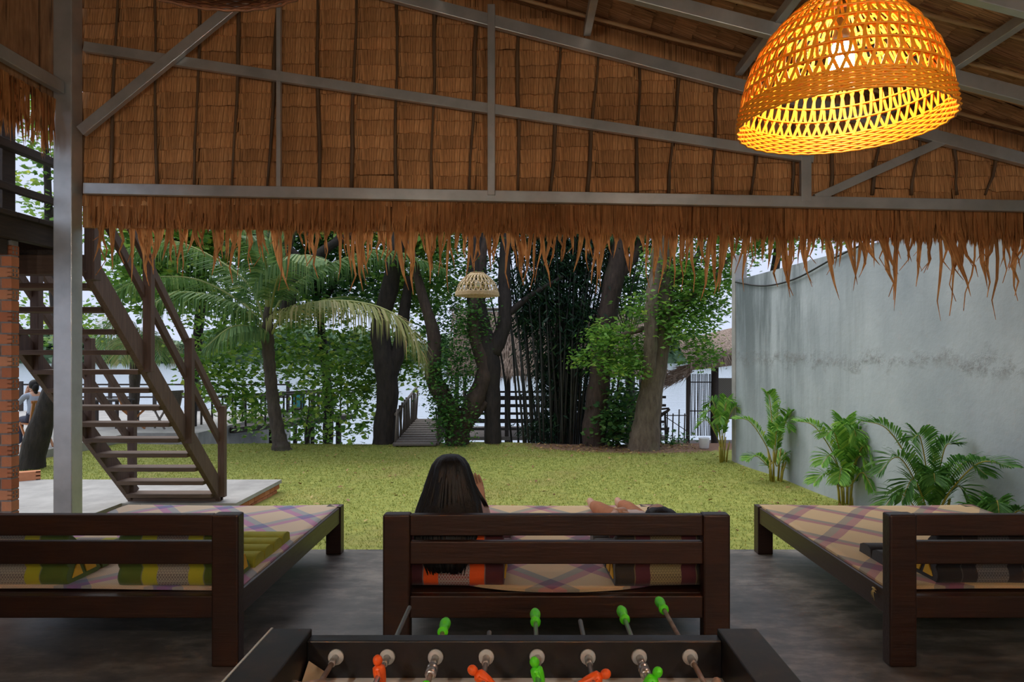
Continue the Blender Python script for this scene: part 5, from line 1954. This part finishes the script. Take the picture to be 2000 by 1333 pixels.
# tall canopy trees further back on the bank fill the sky under the eave
Yc = 17.2
tree('canopy_tree', 'tall leafy tree filling the sky behind the staircase rails', Yc, (370, 880),
     [([(370, 900), (375, 760), (390, 620), (400, 450)], [26, 22, 18, 12]), ([(392, 600), (320, 520), (260, 440)], [12, 9, 5])], M_BARKD,
     [(310, 480, Yc, 120, 60, 1.2, 2210), (420, 470, Yc, 120, 60, 1.2, 2210), (250, 560, Yc, 70, 60, 1.0, 714), (340, 390, Yc, 200, 50, 1.2, 2380), (380, 560, Yc, 110, 50, 1.0, 1530)], 0.16, M_LEAF_A, wide=0.9)
tree('canopy_tree', 'tall leafy tree filling the sky above the coconut palm', Yc, (640, 880),
     [([(640, 900), (640, 770), (625, 620), (610, 450)], [22, 20, 16, 12]), ([(626, 600), (690, 500), (740, 430)], [12, 9, 5])], M_BARKD,
     [(560, 460, Yc, 120, 60, 1.2, 1980), (680, 540, Yc, 120, 60, 1.2, 2340), (650, 440, Yc, 130, 50, 1.2, 2160), (600, 380, Yc, 180, 50, 1.2, 2340), (560, 560, Yc, 90, 60, 1.1, 1260)], 0.15, M_LEAF_B, wide=0.8)
Yd = 15.3
tree('dark_tree', 'dark-barked tree that forks behind the yellowing palm frond', Yd, (750, 878),
     [([(748, 895), (752, 830), (757, 770), (753, 710), (742, 640), (762, 560), (775, 480), (790, 400)], [48, 44, 42, 46, 36, 34, 30, 22]), ([(757, 740), (780, 680), (788, 620), (800, 540)], [34, 28, 24, 16])], M_BARKD,
     [(820, 560, Yd + 1, 80, 60, 0.9, 2080), (760, 440, Yd + 1, 120, 60, 1.0, 2080), (830, 470, Yd + 1, 90, 50, 1.0, 1760), (780, 700, Yd + 1, 60, 70, 0.8, 1040), (710, 760, Yd + .8, 40, 40, 0.5, 480), (800, 380, Yd + 1, 160, 45, 1.0, 1920)], 0.12, M_LEAF_A, wide=0.9)
Yv = 15.0
tree('vine_covered_tree', 'twin-trunked tree wrapped in green vines beside the gangway', Yv, (890, 875),
     [([(890, 892), (892, 840), (868, 780), (846, 735), (848, 660), (820, 560), (800, 470)], [52, 46, 36, 34, 26, 18, 10]), ([(896, 845), (930, 775), (946, 720), (925, 640), (935, 540), (950, 440)], [40, 36, 30, 26, 22, 14]), ([(915, 830), (950, 785)], [18, 14])], M_BARKB,
     [(885, 810, Yv - 0.15, 42, 50, 0.35, 1690), (855, 740, Yv - 0.1, 34, 60, 0.35, 1170), (900, 700, Yv, 38, 70, 0.35, 1430), (925, 620, Yv, 34, 70, 0.4, 1300), (870, 620, Yv + .4, 60, 70, 0.5, 1300), (890, 520, Yv + .4, 80, 60, 0.6, 1560), (900, 440, Yv + .6, 120, 50, 0.8, 1560), (890, 860, Yv - .2, 30, 18, 0.3, 286)], 0.075, M_LEAF_E, wide=0.7, tw=0.12)
Ye = 15.1
tree('forked_tree', 'dark forked tree standing just right of the hanging outdoor lamp', Ye, (962, 876),
     [([(963, 895), (962, 830), (960, 760), (955, 700), (945, 650), (930, 590), (932, 500), (935, 400)], [34, 32, 34, 44, 34, 38, 40, 36]), ([(962, 690), (985, 630), (985, 540), (990, 450), (1000, 380)], [34, 28, 24, 20, 14]), ([(984, 620), (1040, 575), (1100, 540)], [14, 10, 5])], M_BARKD,
     [(990, 440, Ye + .8, 90, 60, 0.9, 1800), (1020, 380, Ye + .8, 150, 50, 0.9, 1800), (985, 540, Ye + 1, 50, 50, 0.8, 390)], 0.10, M_LEAF_B, wide=0.7)

# bamboo clump: each culm a part, dark narrow leaves
Yb = 15.6
bamb = empty('bamboo_clump', P(1090, 878, Yb), 'dense dark bamboo clump in the middle of the river bank', 'bamboo')
WO = Vector(bamb.location)
rb = random.Random(21)
for i in range(78):
    px = rb.gauss(1100, 38)
    Y = Yb + rb.uniform(-0.4, 0.6)
    q0_ = P(px, 880, Y)
    q0_.z = -0.6
    ln = (px - 1095) * 0.9 + rb.uniform(-50, 50)
    pts = [q0_, P(px + ln * 0.2, 740, Y), P(px + ln * 0.55, 580, Y), P(px + ln * 1.2, 400, Y)]
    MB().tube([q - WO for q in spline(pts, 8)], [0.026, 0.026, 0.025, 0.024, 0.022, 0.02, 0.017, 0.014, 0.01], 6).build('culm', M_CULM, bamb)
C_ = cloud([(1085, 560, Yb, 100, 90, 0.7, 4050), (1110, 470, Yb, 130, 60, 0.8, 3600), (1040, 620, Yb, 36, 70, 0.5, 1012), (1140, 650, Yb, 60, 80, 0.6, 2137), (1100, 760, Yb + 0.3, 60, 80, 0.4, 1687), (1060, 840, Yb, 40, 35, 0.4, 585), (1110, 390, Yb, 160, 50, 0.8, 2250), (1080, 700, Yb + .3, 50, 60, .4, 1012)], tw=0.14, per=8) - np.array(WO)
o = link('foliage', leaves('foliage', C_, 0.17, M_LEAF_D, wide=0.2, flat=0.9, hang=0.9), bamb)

Yf = 15.2
tree('leaning_tree', 'brown-barked tree leaning right beside the bamboo clump', Yf, (1165, 880),
     [([(1160, 900), (1160, 840), (1168, 770), (1176, 700), (1186, 620), (1200, 540), (1216, 460), (1228, 390)], [48, 46, 44, 42, 40, 38, 34, 28]), ([(1196, 560), (1240, 500), (1262, 430)], [20, 16, 10])], M_BARKB,
     [(1230, 470, Yf + .7, 80, 50, 0.7, 1280), (1200, 400, Yf + .7, 120, 40, 0.8, 1440), (1225, 560, Yf + .6, 40, 50, 0.6, 448)], 0.12, M_LEAF_B)
# feathery dark palm leaves behind the two right-hand trunks
Yg = 14.4
tree('broad_tree', 'thick pale-trunked tree with fresh green leaves near the grey wall', Yg, (1262, 884),
     [([(1256, 900), (1260, 850), (1268, 790), (1280, 720), (1292, 650), (1296, 580), (1292, 500), (1300, 400)], [74, 58, 48, 44, 40, 40, 42, 34]), ([(1264, 765), (1270, 690, -.3), (1272, 620, -.35), (1276, 560, -.3), (1290, 500)], [26, 26, 26, 24, 22]), ([(1294, 640), (1340, 590), (1392, 540), (1430, 500)], [24, 18, 12, 6]), ([(1276, 640), (1230, 650), (1180, 668), (1150, 690)], [12, 10, 7, 4]), ([(1300, 560), (1350, 520), (1380, 460)], [16, 12, 6])], M_BARKL,
     [(1190, 660, Yg - .2, 52, 26, 0.5, 806), (1220, 720, Yg - .3, 52, 22, 0.4, 624), (1150, 705, Yg - .2, 28, 14, 0.3, 221), (1240, 690, Yg + .5, 50, 45, 0.5, 975), (1330, 640, Yg - .2, 65, 45, 0.6, 1170), (1350, 570, Yg, 75, 50, 0.7, 1690), (1310, 590, Yg + .4, 45, 55, 0.5, 910), (1395, 520, Yg, 60, 45, 0.6, 1170), (1370, 690, Yg - .2, 36, 26, 0.4, 390), (1310, 520, Yg, 60, 40, 0.6, 910), (1380, 440, Yg, 100, 40, 0.7, 1560), (1260, 610, Yg - .1, 40, 40, .5, 455), (1380, 600, Yg, 45, 45, .5, 650)], 0.115, M_LEAF_C, wide=0.5, tw=0.14)
tree('canopy_tree', 'leafy tree showing over the top of the grey wall behind the fringe', 14.6, (1490, 880),
     [([(1500, 900), (1500, 740), (1510, 560), (1530, 420)], [26, 24, 20, 12])], M_BARKD,
     [(1480, 470, 14.4, 60, 40, 0.7, 800), (1560, 440, 14.4, 80, 40, 0.8, 1100), (1500, 400, 14.4, 120, 40, 0.8, 900), (1640, 430, 14.4, 60, 30, 0.7, 500)], 0.12, M_LEAF_C, wide=0.6)
bsh = tree('dark_bush', 'low dark green bush between the leaning trunk and the pale trunk', 15.0, (1205, 880), [([(1205, 895), (1205, 840), (1210, 790)], [8, 6, 4])], M_BARKD,
           [(1205, 835, 15.0, 34, 42, 0.4, 1170), (1215, 780, 15.1, 28, 30, 0.4, 455)], 0.12, M_LEAF_B)
tree('bank_shrub', 'small dark shrub at the foot of the hut by the water', 15.4, (1300, 880), [([(1300, 895), (1302, 860), (1306, 835)], [6, 5, 3])], M_BARKD,
     [(1300, 868, 15.2, 20, 14, 0.3, 160), (1330, 872, 15.2, 26, 10, 0.3, 160)], 0.09, M_LEAF_B)
tree('bank_shrub', 'thin bare-stemmed shrub on the bank right of the coconut trunk', 15.0, (600, 876), [([(600, 890), (598, 845), (603, 800)], [7, 4, 2]), ([(599, 862), (608, 835)], [8, 3])], M_BARKD,
     [(600, 825, 15.0, 14, 22, 0.2, 60)], 0.08, M_LEAF_B)
# leaning trunk beside the brick column, rising past the balcony
Yt_ = 11.9
tree('leaning_trunk_tree', 'rough-barked leaning tree between the brick column and the stair', Yt_, (62, 925),
     [([(58, 940), (64, 890), (84, 820), (112, 745), (122, 690), (108, 560), (96, 430), (92, 330), (84, 220)], [52, 46, 40, 36, 30, 22, 15, 12, 9]), ([(100, 420), (122, 390), (150, 350)], [9, 8, 5])], M_BARKD,
     [(70, 300, Yt_, 60, 70, 0.9, 260), (110, 400, Yt_, 40, 50, 0.8, 130), (60, 380, Yt_ + 1, 40, 50, 0.8, 130), (90, 230, Yt_, 70, 40, 0.8, 260), (60, 600, Yt_ + 3, 60, 60, 0.8, 250), (150, 640, Yt_ + 4, 90, 40, 0.9, 420)], 0.12, M_LEAF_A)


# ---- palms
def frond_mesh(path, n, ll, lw, mats, droop=0.5, vee=0.25, rr0=0.018, both=True, sweep=0.55, start=0.12, seed=0):
    r = random.Random(seed)
    m = MB()
    pts = spline(path, 26)
    m.tube(pts, lerpl([rr0, rr0 * 0.8, rr0 * 0.55, rr0 * 0.2], 26), 6)
    m.cur = 1
    for i in range(n):
        t = start + (1 - start) * (i + 0.5) / n
        k = t * 26
        a = int(min(25, k))
        p = pts[a] + (pts[a + 1] - pts[a]) * (k - a)
        T = (pts[min(26, a + 1)] - pts[max(0, a - 1)]).normalized()
        S = T.cross(Vector((0, 0, 1)))
        if S.length < 1e-3:
            S = Vector((1, 0, 0))
        S.normalize()
        U = S.cross(T)
        prof = (0.45 + 0.55 * math.sin(math.pi * min(1, (t - start) / (1 - start) * 0.8 + 0.18))) * (1.0 if t < 0.85 else 1 - (t - 0.85) * 3.2)
        for s in (-1, 1):
            L_ = ll * prof * r.uniform(0.85, 1.1)
            d = (S * s + T * (sweep + 0.7 * t * sweep) + U * (vee + r.uniform(-0.12, 0.12))).normalized()
            q1_ = p + d * L_ * 0.4 + Vector((0, 0, -droop * L_ * 0.10))
            q2_ = p + d * L_ * 0.75 + Vector((0, 0, -droop * L_ * 0.38))
            q3_ = p + d * L_ * (1.0 - 0.22 * droop) + Vector((0, 0, -droop * L_ * 0.80))
            W_ = (T - d * T.dot(d)).normalized() * lw
            b_ = m.verts([p, q1_ - W_, q1_ + W_, q2_ - W_ * 0.75, q2_ + W_ * 0.75, q3_])
            m.face((b_, b_ + 1, b_ + 2))
            m.face((b_ + 1, b_ + 3, b_ + 4, b_ + 2))
            m.face((b_ + 3, b_ + 5, b_ + 4))
    return m.mesh('frond', mats)


Yp = 14.0
cb = P(548, 878, Yp)
coco = empty('coconut_palm', cb, 'young coconut palm with long arching fronds on the lawn edge', 'palm')
mm_ = MB()
trunk(mm_, [q - cb for q in px_path([(552, 890), (545, 855), (534, 790), (527, 720), (523, 660), (524, 600)], Yp)], px_rad([44, 28, 24, 23, 24, 16], Yp), n=40, knob=0.16)
mm_.build('trunk', M_PALMT, coco)
FR = [  # path in (px, py, dY), yellow?, leaflet length, droop
    ([(526, 660, 0), (560, 610, -.2), (640, 588, -.5), (735, 598, -.7), (800, 640, -.8), (832, 715, -.8)], 1, 0.85, 1.0),
    ([(518, 650, 0), (485, 612, -.2), (420, 580, -.5), (350, 572, -.7), (290, 600, -.8)], 0, 0.80, 0.9),
    ([(520, 640, 0), (488, 560, 0.2), (420, 505, 0.4), (330, 470, 0.4), (240, 490, 0.3)], 0, 0.90, 1.0),
    ([(528, 620, 0), (570, 560, .3), (660, 510, .6), (760, 490, .7), (870, 525, .6)], 0, 0.75, 0.95),
    ([(524, 610, 0), (535, 520, .1), (570, 440, .2), (640, 390, .3)], 0, 0.75, 0.8),
    ([(522, 610, 0), (505, 510, -.1), (460, 430, -.3), (390, 385, -.4)], 0, 0.8, 0.9),
    ([(518, 640, 0), (470, 590, .5), (380, 545, .9), (280, 545, 1.2), (215, 575, 1.2)], 0, 0.75, 0.9),
    ([(524, 610, 0), (520, 520, -.5), (500, 470, -1.1), (470, 460, -1.6)], 0, 0.7, 0.9),
    ([(526, 620, 0), (545, 540, -.6), (590, 500, -1.2), (640, 510, -1.7)], 0, 0.7, 1.0),
    ([(528, 640, 0), (590, 600, .6), (680, 580, 1.2), (750, 600, 1.5)], 0, 0.7, 0.9),
    ([(520, 660, 0), (495, 640, -.3), (450, 640, -.8), (400, 680, -1.1)], 0, 0.55, 1.0),
    ([(524, 600, 0), (522, 520, .2), (530, 430, .5), (520, 370, .8)], 0, 0.6, 0.6)]
for i, (rows_, yel, ll, dr) in enumerate(FR):
    me = frond_mesh([q - cb for q in px_path(rows_, Yp)], 95, ll * 1.08, 0.021, [M_RACHIS, M_FRONDY if yel else M_FROND], droop=dr, vee=0.15, rr0=0.026, seed=i)
    fo = link('frond', me, coco)
    if yel:
        fo['label'] = 'yellowing frond drying to brown at the tip'
# second smaller palm behind the stair
Yq = 17.5
c2b = P(262, 860, Yq)
p2 = empty('shaggy_palm', c2b, 'shaggy palm with drooping yellow-green leaves behind the stair treads', 'palm')
mm_ = MB()
trunk(mm_, [q - c2b for q in px_path([(262, 880), (262, 800), (264, 720), (266, 680)], Yq)], px_rad([20, 18, 20, 16], Yq))
mm_.build('trunk', M_PALMT, p2)
rp = random.Random(4)
for i in range(13):
    a = 2 * math.pi * i / 13
    dx, dy_ = math.cos(a) * 75, math.sin(a) * 1.0
    up_ = rp.uniform(10, 70)
    rows_ = [(266, 682, 0), (266 + dx * 0.35, 682 - up_ * 0.9, dy_ * 0.4), (266 + dx * 0.8, 682 - up_ * 0.8, dy_ * 0.8), (266 + dx * 1.15, 682 - up_ * 0.2 + 30, dy_ * 1.1)]
    link('frond', frond_mesh([q - c2b for q in px_path(rows_, Yq)], 34, 0.6, 0.014, [M_RACHIS, M_FRONDY if i % 3 == 0 else M_FROND], droop=1.0, rr0=0.018, seed=50 + i), p2)
# dark feathery palm behind the bamboo
Yr = 16.4
c3b = P(1235, 880, Yr)
p3 = empty('feathery_palm', c3b, 'dark feathery palm standing behind the leaning and pale trunks', 'palm')
mm_ = MB()
trunk(mm_, [q - c3b for q in px_path([(1235, 900), (1232, 800), (1230, 720), (1228, 660)], Yr)], px_rad([24, 20, 18, 16], Yr))
mm_.build('trunk', M_BARKD, p3)
for i in range(15):
    a = 2 * math.pi * i / 15 + 0.2
    dx, dy_ = math.cos(a) * 150, math.sin(a) * 1.4
    up_ = rp.uniform(120, 260)
    rows_ = [(1228, 670, 0), (1228 + dx * 0.3, 670 - up_ * 0.6, dy_ * 0.3), (1228 + dx * 0.7, 670 - up_ * 0.95, dy_ * 0.7), (1228 + dx * 1.1, 670 - up_ * 0.85, dy_ * 1.0)]
    link('frond', frond_mesh([q - c3b for q in px_path(rows_, Yr)], 40, 0.6, 0.014, [M_RACHIS, M_LEAF_B], droop=0.7, rr0=0.02, seed=80 + i), p3)


# areca palms along the wall
def areca(base, H_, label, fronds, mt, stems=5, seed=0, ll=0.26):
    r = random.Random(seed)
    root = empty('areca_palm', base, label, 'palm', 'areca palms along the grey wall')
    for i in range(stems):
        a = r.uniform(0, 6.28)
        d = r.uniform(0.02, 0.10)
        h_ = H_ * r.uniform(0.22, 0.42)
        MB().tube([(d * math.cos(a), d * math.sin(a), -0.05), (d * 1.3 * math.cos(a), d * 1.3 * math.sin(a), h_ * 0.5), (d * 1.8 * math.cos(a), d * 1.8 * math.sin(a), h_)], [0.018, 0.016, 0.012], 7).build('stem', M_STEM, root)
    for i, (dx, dy, hz, tipdrop) in enumerate(fronds):
        s0 = Vector((dx * 0.06, dy * 0.06, H_ * 0.22))
        p1 = Vector((dx * 0.22, dy * 0.22, hz * 0.62))
        p2_ = Vector((dx * 0.62, dy * 0.62, hz))
        p3_ = Vector((dx, dy, hz - tipdrop))
        me_ = frond_mesh([s0, p1, p2_, p3_], 46, ll, 0.0095, [M_STEM, mt], droop=0.35, vee=0.45, rr0=0.010, sweep=0.8, start=0.28, seed=seed * 20 + i)
        for v_ in me_.vertices:         # leaves bend along the wall instead of passing into it
            lim = wallx(base.y + v_.co.y) - base.x - 0.015
            if v_.co.x > lim:
                v_.co.x = lim - 0.02 * random.random()
        link('frond', me_, root)
    return root


areca(G(1410, 900, LZ), 1.15, 'small areca palm at the far end of the wall, half covering its edge', [(-0.35, -0.1, 0.95, 0.1), (0.30, -0.2, 1.0, 0.05), (0.05, -0.3, 1.15, 0.0), (-0.2, 0.25, 1.1, 0.1), (0.2, 0.2, 1.05, 0.1), (-0.45, 0.1, 0.75, 0.15), (-0.1, -0.2, 0.85, 0.1)], M_ARECA, 6, 1)
areca(G(1512, 942, LZ), 1.4, 'slim areca palm with yellow stems, second from the far end of the wall', [(-0.65, -0.1, 0.95, -0.05), (-0.15, -0.1, 1.30, -0.1), (0.30, -0.1, 1.0, -0.12), (0.15, -0.25, 0.95, 0.1), (-0.05, -0.3, 0.85, 0.0), (-0.5, -0.2, 0.42, 0.05), (0.25, 0.05, 0.40, 0.05), (0.10, 0.0, 1.15, 0.05)], M_ARECA, 6, 2)
areca(G(1652, 990, LZ), 1.2, 'bushy areca palm in the middle of the grey wall', [(-0.68, -0.05, 1.05, -0.08), (-0.35, -0.2, 1.0, 0.05), (0.0, -0.3, 1.05, 0.15), (0.18, -0.25, 0.98, 0.25), (0.16, -0.5, 0.85, 0.25), (-0.45, -0.3, 0.70, 0.1), (-0.5, -0.2, 0.45, 0.1), (0.1, -0.5, 0.5, 0.18), (-0.1, -0.15, 1.12, 0.05), (-0.3, -0.45, 0.55, 0.15), (0.12, 0.1, 1.0, 0.2), (0.1, -0.4, 0.7, 0.1)], M_ARECA, 7, 3, 0.3)
areca(Vector((4.18, 6.98, LZ)), 1.4, 'large dark areca palm with a tall frond leaning left, beside the right bed', [(-0.72, 0.0, 1.22, -0.10), (-0.25, -0.1, 1.15, 0.0), (0.12, -0.15, 1.05, -0.05), (-0.60, -0.1, 0.95, 0.15), (-0.45, -0.25, 0.75, 0.2), (0.15, -0.6, 0.95, 0.08), (0.15, -0.4, 0.7, 0.15), (-0.65, -0.2, 0.6, 0.2), (0.15, -0.95, 0.98, -0.02), (-0.15, -0.3, 0.8, 0.05)], M_ARECAD, 6, 4, 0.3)
areca(Vector((4.28, 6.22, LZ)), 0.8, 'low dark areca palm closest to the shelter, at the right edge', [(-0.3, -0.1, 0.62, 0.1), (-0.15, -0.3, 0.70, 0.1), (0.12, -0.35, 0.62, 0.1), (-0.45, -0.2, 0.55, 0.15), (0.0, 0.25, 0.6, 0.1)], M_ARECAD, 4, 5, 0.22)

# ------------------------------------------------------------------ small left-overs
# soft twine bow tied to the right bed's side rail
tw_ = MB()
tw_.tube([(-0.004, -0.012, 0.004), (-0.008, 0.0, 0.006), (-0.004, 0.012, 0.004)], 0.006, 6)
for k, (dy, dz) in enumerate(((-0.03, -0.012), (-0.035, 0.006), (0.01, -0.05), (0.022, -0.04), (-0.012, -0.06))):
    tw_.tube([(-0.006, 0, 0), (-0.012, dy * 0.6, dz * 0.5), (-0.008, dy, dz)], [0.003, 0.0025, 0.0015], 5)
t_ = tw_.build('twine_bow', mat('straw_twine', color=(0.50, 0.36, 0.14), rough=0.9))
t_.location = (1.936, 3.76, 0.355)
tag(t_, 'straw-coloured twine bow tied to the side rail next to the black cushion', 'twine')
